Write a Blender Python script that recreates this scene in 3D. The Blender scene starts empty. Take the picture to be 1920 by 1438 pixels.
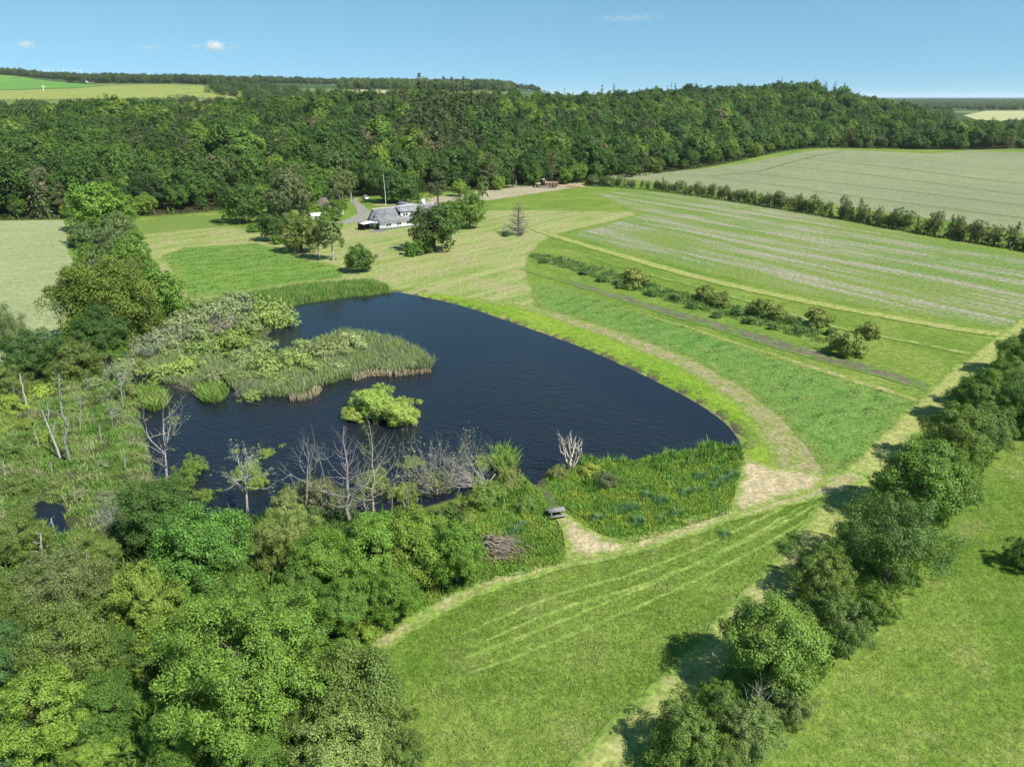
import bpy, math, random
import numpy as np
from mathutils import Vector, Matrix
from mathutils.geometry import delaunay_2d_cdt

# ---------------------------------------------------------------- camera, sky, sun, exposure
SC = bpy.context.scene
COL = SC.collection
FPX, PITCH, CH = 1331.0, math.radians(22.0), 40.0        # focal length in photo pixels, tilt, height of the drone
SP, CP = math.sin(PITCH), math.cos(PITCH)
cd = bpy.data.cameras.new("camera"); cam = bpy.data.objects.new("camera", cd); COL.objects.link(cam)
cd.sensor_width = 36.0; cd.lens = FPX / 960.0 * 18.0; cd.clip_start = 0.5; cd.clip_end = 90000.0
cam.location = (0, 0, CH); cam.rotation_euler = (math.radians(90) - PITCH, 0, 0)
SC.camera = cam
SUN_EL, SUN_AZ = math.radians(50.0), math.atan2(0.80, -0.60)   # compass angle from +Y towards +X
W = bpy.data.worlds.new("World"); SC.world = W; W.use_nodes = True
wn, wl = W.node_tree.nodes, W.node_tree.links
wn.clear()
sky = wn.new("ShaderNodeTexSky"); sky.sky_type = 'NISHITA'; sky.sun_disc = False
sky.sun_elevation = SUN_EL; sky.sun_rotation = SUN_AZ
sky.altitude = 0; sky.air_density = 1.0; sky.dust_density = 0.1; sky.ozone_density = 2.5
bg = wn.new("ShaderNodeBackground"); bg.inputs[1].default_value = 0.092
hs = wn.new("ShaderNodeHueSaturation"); hs.inputs['Saturation'].default_value = 1.12; hs.inputs['Hue'].default_value = .476
wo = wn.new("ShaderNodeOutputWorld")
geo = wn.new("ShaderNodeNewGeometry"); vm = wn.new("ShaderNodeVectorMath"); vm.operation = 'MULTIPLY_ADD'   # clear northern air: no yellow band at the skyline
vm.inputs[1].default_value = (-1, -1, -.85); vm.inputs[2].default_value = (0, 0, .16); wl.new(geo.outputs['Incoming'], vm.inputs[0]); wl.new(vm.outputs[0], sky.inputs['Vector'])
wl.new(sky.outputs[0], hs.inputs['Color']); wl.new(hs.outputs[0], bg.inputs[0]); wl.new(bg.outputs[0], wo.inputs[0])
sl = bpy.data.lights.new("sun", 'SUN'); sl.energy = 5.0; sl.angle = math.radians(0.53); sl.color = (1.0, 0.955, 0.88)
sun = bpy.data.objects.new("sun", sl); COL.objects.link(sun)
sdir = Vector((math.sin(SUN_AZ) * math.cos(SUN_EL), math.cos(SUN_AZ) * math.cos(SUN_EL), math.sin(SUN_EL)))
sun.rotation_euler = sdir.to_track_quat('Z', 'Y').to_euler(); sun.location = sdir * 300
SC.view_settings.view_transform = 'Standard'; SC.view_settings.look = 'None'
SC.view_settings.exposure = 0.70; SC.view_settings.gamma = 1.0
SC.render.engine = 'CYCLES'
cy = SC.cycles
cy.max_bounces = 5; cy.diffuse_bounces = 2; cy.glossy_bounces = 2; cy.transmission_bounces = 3; cy.transparent_max_bounces = 6
cy.volume_bounces = 4; cy.caustics_reflective = False; cy.caustics_refractive = False
cy.use_denoising = True; cy.denoiser = 'OPENIMAGEDENOISE'; cy.use_adaptive_sampling = True; cy.adaptive_threshold = 0.02
cy.sample_clamp_indirect = 6.0
SC.render.film_transparent = False

rng = np.random.default_rng(7)
random.seed(7)

# ---------------------------------------------------------------- small helpers
def tag(o, label=None, cat=None, group=None, kind=None):
    if label: o["label"] = label
    if cat: o["category"] = cat
    if group: o["group"] = group
    if kind: o["kind"] = kind
    return o

def ss(a, b, x):
    t = np.clip((np.asarray(x, float) - a) / (b - a), 0, 1); return t * t * (3 - 2 * t)

def flat(u, v, z=0.0):                      # ground point under a spot of the photograph, on the level z
    k = (v - 719.0) / FPX; t = (CH - z) / (SP + k * CP)
    return np.array([t * (u - 960.0) / FPX, t * (CP - k * SP)])

def flats(pts, z=0.0): return np.array([flat(u, v, z) for u, v in pts])

def proj(p):
    d = p[1] * CP - (p[2] - CH) * SP
    return 960 + FPX * p[0] / d, 719 - FPX * (p[1] * SP + (p[2] - CH) * CP) / d

def top_height(Y, v):                       # height of a point at depth Y that shows at row v
    q = (719.0 - v) / FPX
    return CH + Y * (q * CP - SP) / (CP + q * SP)

class Noise:                                # cheap smooth noise in the plane
    def __init__(s, seed, scale, n=7):
        r = np.random.default_rng(seed); a = r.uniform(0, 2 * np.pi, n); k = r.uniform(.6, 1.7, n) / scale * 2 * np.pi
        s.kx, s.ky, s.p = np.cos(a) * k, np.sin(a) * k, r.uniform(0, 6.28, n); s.n = n
    def __call__(s, x, y):
        x = np.asarray(x, float)[..., None]; y = np.asarray(y, float)[..., None]
        return np.sin(x * s.kx + y * s.ky + s.p).sum(-1) / math.sqrt(s.n / 2.0) * .5

def inside(px, py, poly):
    r = np.zeros(len(px), bool); n = len(poly)
    for i in range(n):
        x0, y0 = poly[i]; x1, y1 = poly[(i + 1) % n]
        if y0 == y1: continue
        r ^= ((y0 > py) != (y1 > py)) & (px < (x1 - x0) * (py - y0) / (y1 - y0) + x0)
    return r

def seg_dist(px, py, poly, closed=True):
    d = np.full(len(px), 1e9); n = len(poly)
    for i in range(n if closed else n - 1):
        a = poly[i]; b = poly[(i + 1) % n]; e = b - a; L = (e * e).sum() + 1e-12
        t = np.clip(((px - a[0]) * e[0] + (py - a[1]) * e[1]) / L, 0, 1)
        d = np.minimum(d, np.hypot(px - a[0] - t * e[0], py - a[1] - t * e[1]))
    return d

def catmull(pts, per=8, closed=False):
    p = np.asarray(pts, float); n = len(p); out = []
    for i in range(n if closed else n - 1):
        if closed: a, b, c, d = p[i - 1], p[i], p[(i + 1) % n], p[(i + 2) % n]
        else: a, b, c, d = p[max(i - 1, 0)], p[i], p[i + 1], p[min(i + 2, n - 1)]
        for t in np.arange(per) / per:
            out.append(.5 * ((2 * b) + (c - a) * t + (2 * a - 5 * b + 4 * c - d) * t * t + (3 * b - a - 3 * c + d) * t ** 3))
    if not closed: out.append(p[-1])
    return np.array(out)

# ---------------------------------------------------------------- the lie of the land
WATER_Z = -0.5
POND_PX = [(735,547),(690,551),(640,556),(590,563),(545,571),(528,590),(505,625),(478,645),(400,672),(300,688),(252,702),(246,722),
 (262,785),(273,825),(287,885),(315,925),(380,968),(470,972),(560,968),(660,975),(740,965),(830,940),(880,925),(935,905),
 (980,893),(1004,912),(1016,892),(1045,876),(1100,868),(1170,866),(1240,852),(1300,842),(1350,836),(1386,842),(1384,822),
 (1362,795),(1322,765),(1270,735),(1195,698),(1100,655),(1010,622),(935,596),(875,576),(825,564),(780,554)]
POND = catmull(flats(POND_PX, WATER_Z), 4, True)
POOL = catmull(flats([(60,952),(80,938),(92,946),(112,940),(124,960),(120,975),(130,992),(116,1004),(96,996),(84,978),(68,980)], WATER_Z), 4, True)
def pond_sd(x, y):
    x = np.asarray(x, float).ravel(); y = np.asarray(y, float).ravel()
    out = np.full(len(x), 60.0)
    m = (y > 30) & (y < 240) & (np.abs(x) < 130)
    if m.any():
        best = None
        for poly in (POND, POOL):
            d = seg_dist(x[m], y[m], poly); d = np.where(inside(x[m], y[m], poly), -d, d)
            best = d if best is None else np.minimum(best, d)
        out[m] = np.minimum(best, 60)
    return out
FOOT_X = [-1500,-900,-400,-177,-127,-95,-60,-26,37,107,180,253,304,400,560,900,2500]
FOOT_Y = [215,225,240,249,258,285,318,330,364,436,515,585,590,572,600,700,700]
CREST_X = [-2500,-600,-400,-250,-152,-77,0,72,150,223,280,341,400,449,490,527,4000]
CREST_Z = [15,16,17,20,24,30,25,24,29,33,33,41,33,18,9,0,0]
_gx = np.linspace(-2500, 4000, 1301)
def _sm(xs, ys, w):
    y = np.interp(_gx, xs, ys); k = np.hanning(w * 2 + 1); k /= k.sum()
    return np.convolve(np.pad(y, w, mode='edge'), k, mode='valid')
FOOT_T, CREST_T = _sm(FOOT_X, FOOT_Y, 6), _sm(CREST_X, CREST_Z, 9)
def foot(x): return np.interp(x, _gx, FOOT_T)
FAR_S = np.array([-1.6,-.67,-.54,-.44,-.34,-.2,-.04,.08,.2,.35])
FAR_Y = np.array([500,700,1000,1300,1700,2300,3200,9000])
FAR_Z = np.array([[18,20,35,52,84,90,95,95],[18,20,35,51,84,90,92,92],[16,18,36,55,69,84,86,86],[14,18,36,59,66,82,84,84],[10,16,32,50,62,78,86,86],
                  [8,12,30,46,56,72,84,84],[0,8,20,36,50,70,80,80],[0,0,10,20,36,44,46,46],[0,0,0,5,10,14,16,16],[0,0,0,0,0,0,0,0]], float)
def far_h(x, y):
    s = np.clip(x / np.maximum(y, 1), FAR_S[0], FAR_S[-1]); yy = np.clip(y, FAR_Y[0], FAR_Y[-1])
    i = np.clip(np.searchsorted(FAR_S, s) - 1, 0, len(FAR_S) - 2); j = np.clip(np.searchsorted(FAR_Y, yy) - 1, 0, len(FAR_Y) - 2)
    a = (s - FAR_S[i]) / (FAR_S[i + 1] - FAR_S[i]); b = (yy - FAR_Y[j]) / (FAR_Y[j + 1] - FAR_Y[j])
    a = a * a * (3 - 2 * a)
    return FAR_Z[i, j] * (1 - a) * (1 - b) + FAR_Z[i + 1, j] * a * (1 - b) + FAR_Z[i, j + 1] * (1 - a) * b + FAR_Z[i + 1, j + 1] * a * b
N1, N2 = Noise(1, 38, 6), Noise(2, 160, 6)
def H0(x, y):
    x = np.asarray(x, float); y = np.asarray(y, float)
    D = y - foot(x)
    hill = np.interp(x, _gx, CREST_T) * ss(-10, 360, D) * (1 - .75 * ss(420, 900, D))
    hill = hill + ss(60, 300, D) * (1 - ss(700, 1500, D)) * N2(x, y) * 3.5 * (np.interp(x, _gx, CREST_T) > 1)
    z = np.maximum(hill, far_h(x, y) * ss(550, 800, y))
    z = z + 5.0 * np.exp(-(((x - 235) / 85) ** 2 + ((y - 520) / 80) ** 2)) + 4.0 * np.exp(-(((x - 420) / 70) ** 2 + ((y - 520) / 90) ** 2))
    near = (1 - ss(180, 330, y))
    return z + near * N1(x, y) * .06
def H(x, y):
    x = np.asarray(x, float); y = np.asarray(y, float); sh = x.shape
    sd = pond_sd(x, y).reshape(sh)
    z = H0(x, y) * ss(0, 14, sd)
    return z - 1.0 * (1 - ss(-1.6, 1.6, sd))
def Hs(x, y): return float(H(np.array([x]), np.array([y]))[0])
def hit(u, v):                              # where the sight line through a spot of the photograph meets the land
    d = np.array([(u - 960) / FPX, CP + (719 - v) / FPX * SP, -SP + (719 - v) / FPX * CP])
    t = np.concatenate([np.linspace(20, 900, 1760), np.geomspace(905, 30000, 2500)])
    x, y, z = d[0] * t, d[1] * t, CH + d[2] * t
    below = z < H0(x, y)
    if not below.any(): return np.array([x[-1], y[-1]])
    i = int(np.argmax(below)); return np.array([x[i], y[i]])
def hits(pts): return np.array([hit(u, v) for u, v in pts])

# ---------------------------------------------------------------- meshes from arrays
def mesh_np(name, verts, faces, mats=(), attrs=(), smooth=False):
    """verts (n,3); faces = array (m,3|4) or list of such arrays"""
    me = bpy.data.meshes.new(name)
    if isinstance(faces, np.ndarray): faces = [faces]
    faces = [f for f in faces if len(f)]
    verts = np.asarray(verts, np.float32)
    idx = np.concatenate([np.asarray(f, np.int32).ravel() for f in faces]); tot = np.concatenate([np.full(len(f), f.shape[1], np.int32) for f in faces])
    me.vertices.add(len(verts)); me.vertices.foreach_set("co", verts.ravel())
    me.loops.add(len(idx)); me.loops.foreach_set("vertex_index", idx)
    me.polygons.add(len(tot)); st = np.concatenate([[0], np.cumsum(tot)[:-1]]).astype(np.int32)
    me.polygons.foreach_set("loop_start", st)
    if smooth: me.polygons.foreach_set("use_smooth", np.ones(len(tot), bool))
    for an, typ, dom, data in attrs:
        a = me.attributes.new(an, typ, dom); a.data.foreach_set("color" if typ == 'FLOAT_COLOR' else "value", np.asarray(data, np.float32).ravel())
    for m in mats: me.materials.append(m)
    me.update(calc_edges=True); me.validate()
    return me

def obj(name, me, parent=None, loc=None):
    o = bpy.data.objects.new(name, me); COL.objects.link(o)
    if parent is not None: o.parent = parent
    if loc is not None: o.location = loc
    return o

class MB:                                   # collects boxes, tubes and prisms into one mesh
    def __init__(s): s.v, s.f3, s.f4, s.n = [], [], [], 0
    def add(s, v, f):
        v = np.asarray(v, float); f = np.asarray(f, int)
        (s.f4 if f.shape[1] == 4 else s.f3).append(f + s.n); s.v.append(v); s.n += len(v); return s
    def box(s, lo, hi, M=None):
        x0, y0, z0 = lo; x1, y1, z1 = hi
        v = np.array([(x0,y0,z0),(x1,y0,z0),(x1,y1,z0),(x0,y1,z0),(x0,y0,z1),(x1,y0,z1),(x1,y1,z1),(x0,y1,z1)], float)
        if M is not None: v = np.array([list(M @ Vector(p)) for p in v])
        return s.add(v, [(0,3,2,1),(4,5,6,7),(0,1,5,4),(1,2,6,5),(2,3,7,6),(3,0,4,7)])
    def hexa(s, v8): return s.add(v8, [(0,3,2,1),(4,5,6,7),(0,1,5,4),(1,2,6,5),(2,3,7,6),(3,0,4,7)])
    def tube(s, pts, rad, n=6, cap=True):
        pts = np.asarray(pts, float); rad = np.broadcast_to(np.asarray(rad, float), (len(pts),))
        tg = np.gradient(pts, axis=0); tg /= np.linalg.norm(tg, axis=1, keepdims=True) + 1e-9
        ref = np.array([0, 0, 1.0]) if abs(tg[0][2]) < .9 else np.array([1.0, 0, 0])
        a = np.cross(tg, ref); a /= np.linalg.norm(a, axis=1, keepdims=True) + 1e-9; b = np.cross(tg, a)
        th = np.arange(n) / n * 2 * np.pi
        v = (pts[:, None] + rad[:, None, None] * (a[:, None] * np.cos(th)[None, :, None] + b[:, None] * np.sin(th)[None, :, None])).reshape(-1, 3)
        f = []
        for i in range(len(pts) - 1):
            for j in range(n):
                k = (j + 1) % n; f.append((i*n+j, i*n+k, (i+1)*n+k, (i+1)*n+j))
        base = s.n; s.add(v, f)
        if cap:
            c = (len(pts) - 1) * n
            s.add([pts[-1], *v[c:c+n]], [(0, 1 + (j + 1) % n, 1 + j) for j in range(n)])
            s.add([pts[0], *v[:n]], [(0, 1 + j, 1 + (j + 1) % n) for j in range(n)])
        return s
    def disc_cyl(s, c0, c1, r, n=14): return s.tube([c0, c1], r, n)
    def mesh(s, name, mat, smooth=False):
        fs = []
        if s.f4: fs.append(np.concatenate(s.f4))
        if s.f3: fs.append(np.concatenate(s.f3))
        return mesh_np(name, np.concatenate(s.v), fs, [mat], smooth=smooth)
    def build(s, name, mat, parent=None, smooth=False): return obj(name, s.mesh(name, mat, smooth), parent)

# ---------------------------------------------------------------- materials
class NT:
    def __init__(s, name):
        s.m = bpy.data.materials.new(name); s.m.use_nodes = True; s.n = s.m.node_tree.nodes; s.l = s.m.node_tree.links; s.n.clear()
        s.out = s.n.new("ShaderNodeOutputMaterial")
    def new(s, t, **k):
        n = s.n.new(t)
        for a, b in k.items(): setattr(n, a, b)
        return n
    def lk(s, a, b): s.l.new(a, b)
    def noise(s, vec, scale, detail=3, rough=.55, dist=0):
        n = s.new("ShaderNodeTexNoise"); n.inputs['Scale'].default_value = scale; n.inputs['Detail'].default_value = detail
        n.inputs['Roughness'].default_value = rough; n.inputs['Distortion'].default_value = dist
        if vec is not None: s.lk(vec, n.inputs['Vector'])
        return n.outputs['Fac']
    def ramp(s, fac, a, b):
        n = s.new("ShaderNodeMapRange"); n.interpolation_type = 'SMOOTHSTEP'; n.inputs['From Min'].default_value = a; n.inputs['From Max'].default_value = b
        s.lk(fac, n.inputs['Value']); return n.outputs[0]
    def math(s, op, a, b=None, clamp=False):
        n = s.new("ShaderNodeMath", operation=op, use_clamp=clamp)
        for i, x in enumerate((a, b)):
            if x is None: continue
            if isinstance(x, (int, float)): n.inputs[i].default_value = x
            else: s.lk(x, n.inputs[i])
        return n.outputs[0]
    def mix(s, fac, a, b, blend='MIX'):
        n = s.new("ShaderNodeMix", data_type='RGBA', blend_type=blend)
        for sock, x in ((n.inputs['Factor'], fac), (n.inputs[6], a), (n.inputs[7], b)):
            if isinstance(x, (int, float)): sock.default_value = x
            elif isinstance(x, tuple): sock.default_value = (*x, 1) if len(x) == 3 else x
            else: s.lk(x, sock)
        return n.outputs[2]
    def co(s): return s.new("ShaderNodeTexCoord").outputs['Object']
    def mapping(s, vec, scale=(1,1,1), rot=(0,0,0)):
        if any(rot):                         # turn first, so that x runs along the direction rot, then stretch
            n = s.new("ShaderNodeMapping"); n.inputs['Rotation'].default_value = tuple(-r for r in rot); s.lk(vec, n.inputs['Vector']); vec = n.outputs[0]
        n = s.new("ShaderNodeMapping"); n.inputs['Scale'].default_value = scale
        s.lk(vec, n.inputs['Vector']); return n.outputs[0]
    def bump(s, h, strength, dist):
        n = s.new("ShaderNodeBump"); n.inputs['Strength'].default_value = strength; n.inputs['Distance'].default_value = dist
        s.lk(h, n.inputs['Height']); return n.outputs[0]
    def bsdf(s, col, rough=.9, spec=.15, normal=None, metal=0):
        n = s.new("ShaderNodeBsdfPrincipled"); n.inputs['Roughness'].default_value = rough; n.inputs['Specular IOR Level'].default_value = spec
        n.inputs['Metallic'].default_value = metal
        if isinstance(col, tuple): n.inputs['Base Color'].default_value = (*col, 1)
        else: s.lk(col, n.inputs['Base Color'])
        if normal is not None: s.lk(normal, n.inputs['Normal'])
        return n.outputs[0]
    def done(s, sh): s.lk(sh, s.out.inputs['Surface']); return s.m

def plain(name, col, rough=.7, spec=.3, var=.12, scale=3.0, metal=0, bump=0):
    t = NT(name); c = t.co(); n = t.noise(c, scale, 4)
    col2 = t.mix(t.ramp(n, .3, .7), tuple(x * (1 - var) for x in col), tuple(min(1, x * (1 + var)) for x in col))
    return t.done(t.bsdf(col2, rough, spec, t.bump(n, bump, .03) if bump else None, metal))

def grass_mat(name, c1, c2, c3=None, big=.03, mid=.22, fine=2.2, dry=(.55,.8), streak=None, edge=None, bump=.5, speck=None, sharp=.5, mask=None, tuftiness=.75):
    """two greens in patches, a third (dry or bare) colour where the middle noise is high, streaks along a direction,
    a soft ragged border; all of it colour that belongs to the sward"""
    t = NT(name); co = t.co()
    nb, nm, nf = t.noise(co, big, 4, .6, .3), t.noise(co, mid, 5, .62), t.noise(co, fine, 4, .7)
    c = t.mix(t.ramp(nb, .36, .64), c1, c2)
    if streak:
        ang, amount, scol, sc = streak
        m = t.mapping(co, (sc[0], sc[1], .1), (0, 0, ang))
        st = t.noise(m, 1.0, 4, .6, .35)
        if mask: amount = t.math('MULTIPLY', t.math('MULTIPLY', t.ramp(t.noise(co, mask, 3, .5), .28, .52), t.ramp(t.noise(co, 1.1, 4, .7), .33, .56)), amount)
        c = t.mix(t.math('MULTIPLY', t.ramp(st, .5 - sharp * .16, .5 + sharp * .22), amount), c, scol)
    if c3: c = t.mix(t.ramp(nm, *dry), c, c3)
    if speck:
        c = t.mix(t.ramp(t.noise(co, speck[1], 2, .5), speck[2], speck[2] + .06), c, speck[0])
    if edge:
        ecol, wd = edge
        a = t.new("ShaderNodeAttribute", attribute_name="edge").outputs['Fac']
        e = t.math('ADD', a, t.math('MULTIPLY', t.math('SUBTRACT', nm, .5), wd * 2.2))
        c = t.mix(t.ramp(e, wd * .15, wd), ecol, c)
    tuft = t.noise(co, .85, 5, .75)
    c = t.mix(tuftiness, c, t.mix(t.ramp(tuft, .34, .68), (.66,.72,.62), (1.26,1.20,1.22)), 'MULTIPLY')
    c = t.mix(.8, c, t.mix(t.ramp(nf, .25, .75), (.52,.52,.52), (1.45,1.45,1.40)), 'MULTIPLY')
    hgt = t.math('ADD', nf, t.math('MULTIPLY', nm, 1.2))
    return t.done(t.bsdf(c, .92, .08, t.bump(hgt, bump, .35)))

def leaf_mat(name, inst=False, trans=.26, rough=.5):
    t = NT(name)
    oi = t.new("ShaderNodeObjectInfo")
    if inst: col = t.new("ShaderNodeAttribute", attribute_type='INSTANCER', attribute_name='icol').outputs['Color']
    else: col = oi.outputs['Color']
    tint = t.new("ShaderNodeAttribute", attribute_name='tint').outputs['Fac']
    v = t.math('ADD', .62, t.math('MULTIPLY', tint, .72))
    c = t.mix(1.0, col, t.mix(tint, (.80,.88,.80), (2.45,2.32,1.90)), 'MULTIPLY')
    b = t.bsdf(c, rough, .22)
    tr = t.new("ShaderNodeBsdfTranslucent"); t.lk(t.mix(1.0, c, (1.3,1.25,.6), 'MULTIPLY'), tr.inputs['Color'])
    mx = t.new("ShaderNodeMixShader"); mx.inputs[0].default_value = trans
    t.lk(b, mx.inputs[1]); t.lk(tr.outputs[0], mx.inputs[2])
    return t.done(mx.outputs[0])

def blade_mat(name, trans=.3):
    t = NT(name); c = t.new("ShaderNodeAttribute", attribute_name='col').outputs['Color']
    b = t.bsdf(c, .6, .15); tr = t.new("ShaderNodeBsdfTranslucent"); t.lk(c, tr.inputs['Color'])
    mx = t.new("ShaderNodeMixShader"); mx.inputs[0].default_value = trans
    t.lk(b, mx.inputs[1]); t.lk(tr.outputs[0], mx.inputs[2]); return t.done(mx.outputs[0])

def bark_mat(name):
    t = NT(name); oi = t.new("ShaderNodeObjectInfo"); co = t.co()
    n = t.noise(t.mapping(co, (6, 6, 1.6)), 2.0, 4, .7)
    c = t.mix(1.0, oi.outputs['Color'], t.mix(t.ramp(n, .38, .62), (.5,.48,.45), (1.25,1.22,1.18)), 'MULTIPLY')
    return t.done(t.bsdf(c, .9, .1, t.bump(n, .5, .03)))

M_LEAF, M_LEAF_I = leaf_mat("leaf"), leaf_mat("leaf_wood", True, .25)
M_BLADE, M_BARK = blade_mat("blades"), bark_mat("bark")


# ================================================================ THE SETTING
# ---------------------------------------------------------------- ground: one sheet to the horizon
def ground_material():
    t = NT("ground"); co = t.co()
    nb, nm, nf = t.noise(co, .022, 5, .6, .4), t.noise(co, .16, 5, .65), t.noise(co, 2.4, 4, .7)
    c = t.mix(t.ramp(nb, .36, .64), (.120,.188,.032), (.160,.215,.044))
    c = t.mix(t.ramp(nm, .52, .78), c, (.205,.215,.078))
    c = t.mix(t.ramp(t.noise(co, .7, 4, .6), .56, .74), c, (.090,.155,.026))
    far = t.new("ShaderNodeAttribute", attribute_name="far").outputs['Fac']
    patch = t.new("ShaderNodeTexVoronoi"); patch.inputs['Scale'].default_value = .0016; t.lk(co, patch.inputs['Vector'])
    sep = t.new("ShaderNodeSeparateColor"); t.lk(patch.outputs['Color'], sep.inputs[0])
    fc = t.mix(t.ramp(sep.outputs[0], .3, .7), (.05,.085,.03), (.15,.18,.075))
    c = t.mix(far, c, fc)
    c = t.mix(.8, c, t.mix(t.ramp(t.noise(co, .85, 5, .75), .34, .68), (.66,.74,.62), (1.26,1.20,1.22)), 'MULTIPLY')
    c = t.mix(.7, c, t.mix(t.ramp(t.noise(co, .06, 4, .65, .8), .36, .64), (.74,.84,.68), (1.18,1.12,1.2)), 'MULTIPLY')
    c = t.mix(.75, c, t.mix(t.ramp(nf, .25, .75), (.6,.6,.6), (1.38,1.38,1.34)), 'MULTIPLY')
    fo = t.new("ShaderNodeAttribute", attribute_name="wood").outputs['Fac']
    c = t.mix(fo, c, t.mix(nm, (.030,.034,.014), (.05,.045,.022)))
    sd = t.new("ShaderNodeAttribute", attribute_name="shore").outputs['Fac']
    sdn = t.math('ADD', sd, t.math('MULTIPLY', t.math('SUBTRACT', nm, .5), 1.6))
    c = t.mix(t.ramp(sdn, 1.1, .2), c, t.mix(nf, (.05,.043,.032), (.15,.125,.085)))
    mar = t.new("ShaderNodeAttribute", attribute_name="marsh").outputs['Fac']
    c = t.mix(mar, c, t.mix(nm, (.035,.045,.018), (.075,.085,.03)))
    hgt = t.math('ADD', nf, t.math('MULTIPLY', nm, 1.5))
    return t.done(t.bsdf(c, .93, .06, t.bump(hgt, .55, .4)))

MARSH_A = flats([(-140,640),(30,660),(110,690),(215,650),(300,610),(380,565),(470,548),(540,560),(545,575),(500,640),(300,700),(255,730),
                 (275,830),(290,900),(330,940),(420,975),(560,975),(700,980),(830,950),(900,935),(860,990),(600,1060),(300,1080),(60,1100),(-140,1100)])
MARSH_B = flats([(985,890),(1010,920),(1050,875),(1160,868),(1240,853),(1390,838),(1396,868),(1378,930),(1368,965),(1290,988),(1195,1020),(1130,1004),
                 (1080,980),(1060,960),(1035,960),(1056,1040),(1055,1058),(960,1085),(900,1080),(905,1000),(880,940)])
def build_ground():
    s = np.concatenate([np.linspace(-1.5, -.8, 36)[:-1], np.linspace(-.8, .8, 300), np.linspace(.8, 1.5, 36)[1:]])
    y = [4.0]
    while y[-1] < 60000: y.append(y[-1] + min(max(.9, y[-1] * .0165), 4000))
    y = np.array(y); Y, S = np.meshgrid(y, s, indexing='ij'); X = S * Y
    far_pull = ss(20000, 60000, Y) * 0
    Z = H(X, Y) - far_pull
    nr, nc = Y.shape
    i = np.arange(nr - 1)[:, None] * nc + np.arange(nc - 1)[None]
    f = np.stack([i, i + 1, i + nc + 1, i + nc], -1).reshape(-1, 4)
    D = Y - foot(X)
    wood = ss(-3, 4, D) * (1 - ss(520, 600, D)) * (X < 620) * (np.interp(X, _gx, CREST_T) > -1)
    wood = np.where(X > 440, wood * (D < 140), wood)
    sd = pond_sd(X, Y).reshape(X.shape)
    xf, yf = X.ravel(), Y.ravel(); marsh = np.zeros(len(xf)); m = (yf < 260) & (yf > 30)
    for poly in (MARSH_A, MARSH_B):
        d = seg_dist(xf[m], yf[m], poly); ins = inside(xf[m], yf[m], poly)
        marsh[m] = np.maximum(marsh[m], ss(-1.5, 1.5, np.where(ins, d, -d)) * (.9 if poly is MARSH_A else .25))
    me = mesh_np("ground", np.stack([X, Y, Z], -1).reshape(-1, 3), f, [ground_material()],
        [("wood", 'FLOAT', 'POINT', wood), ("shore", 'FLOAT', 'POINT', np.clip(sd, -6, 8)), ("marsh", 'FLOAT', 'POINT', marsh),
         ("far", 'FLOAT', 'POINT', ss(700, 1200, Y))], smooth=True)
    return tag(obj("ground", me), "rolling green grassland of the valley and the land beyond", kind="structure")
build_ground()

# ---------------------------------------------------------------- sheets that lie on the ground
def sheet(name, poly, mat, dz, step, label, jitter=.0, z=None, kind="structure", seed=0):
    poly = np.asarray(poly, float)
    seg = np.hypot(*(np.roll(poly, -1, 0) - poly).T); pts = []
    for i in range(len(poly)):
        n = max(1, int(seg[i] / step)); a, b = poly[i], poly[(i + 1) % len(poly)]
        for k in range(n): pts.append(a + (b - a) * k / n)
    B = np.array(pts)
    if jitter:
        nx, ny = Noise(seed + 11, step * 5, 9), Noise(seed + 12, step * 5, 9); r = np.random.default_rng(seed)
        B = B + jitter * np.stack([nx(*B.T), ny(*B.T)], -1) + r.normal(0, jitter * .25, B.shape)
    lo, hi = B.min(0), B.max(0)
    gx, gy = np.meshgrid(np.arange(lo[0], hi[0], step), np.arange(lo[1], hi[1], step)); gx, gy = gx.ravel(), gy.ravel()
    gx = gx + rng.uniform(-.2, .2, gx.shape) * step; gy = gy + rng.uniform(-.2, .2, gy.shape) * step
    k = inside(gx, gy, B); gx, gy = gx[k], gy[k]; k = seg_dist(gx, gy, B) > step * .45 if len(gx) else k[:0]
    I = np.stack([gx[k], gy[k]], -1) if len(gx) else np.zeros((0, 2))
    allp = np.concatenate([B, I]); nb = len(B)
    r = delaunay_2d_cdt([Vector(p) for p in allp], [(i, (i + 1) % nb) for i in range(nb)], [list(range(nb))], 1, 1e-5)
    vs = np.array([tuple(v) for v in r[0]]); tri = np.array([f for f in r[2] if len(f) == 3], int)
    if not len(tri): return None
    a, b, c = vs[tri[:, 0]], vs[tri[:, 1]], vs[tri[:, 2]]
    cr = (b[:, 0]-a[:, 0])*(c[:, 1]-a[:, 1]) - (b[:, 1]-a[:, 1])*(c[:, 0]-a[:, 0]); tri[cr < 0] = tri[cr < 0][:, ::-1]
    zz = H(vs[:, 0], vs[:, 1]) + dz * .35 if z is None else np.full(len(vs), z)
    e = np.clip(seg_dist(vs[:, 0], vs[:, 1], B), 0, 20)
    me = mesh_np(name, np.column_stack([vs, zz]), tri, [mat], [("edge", 'FLOAT', 'POINT', e)], smooth=True)
    return tag(obj(name, me), label, kind=kind)

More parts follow.
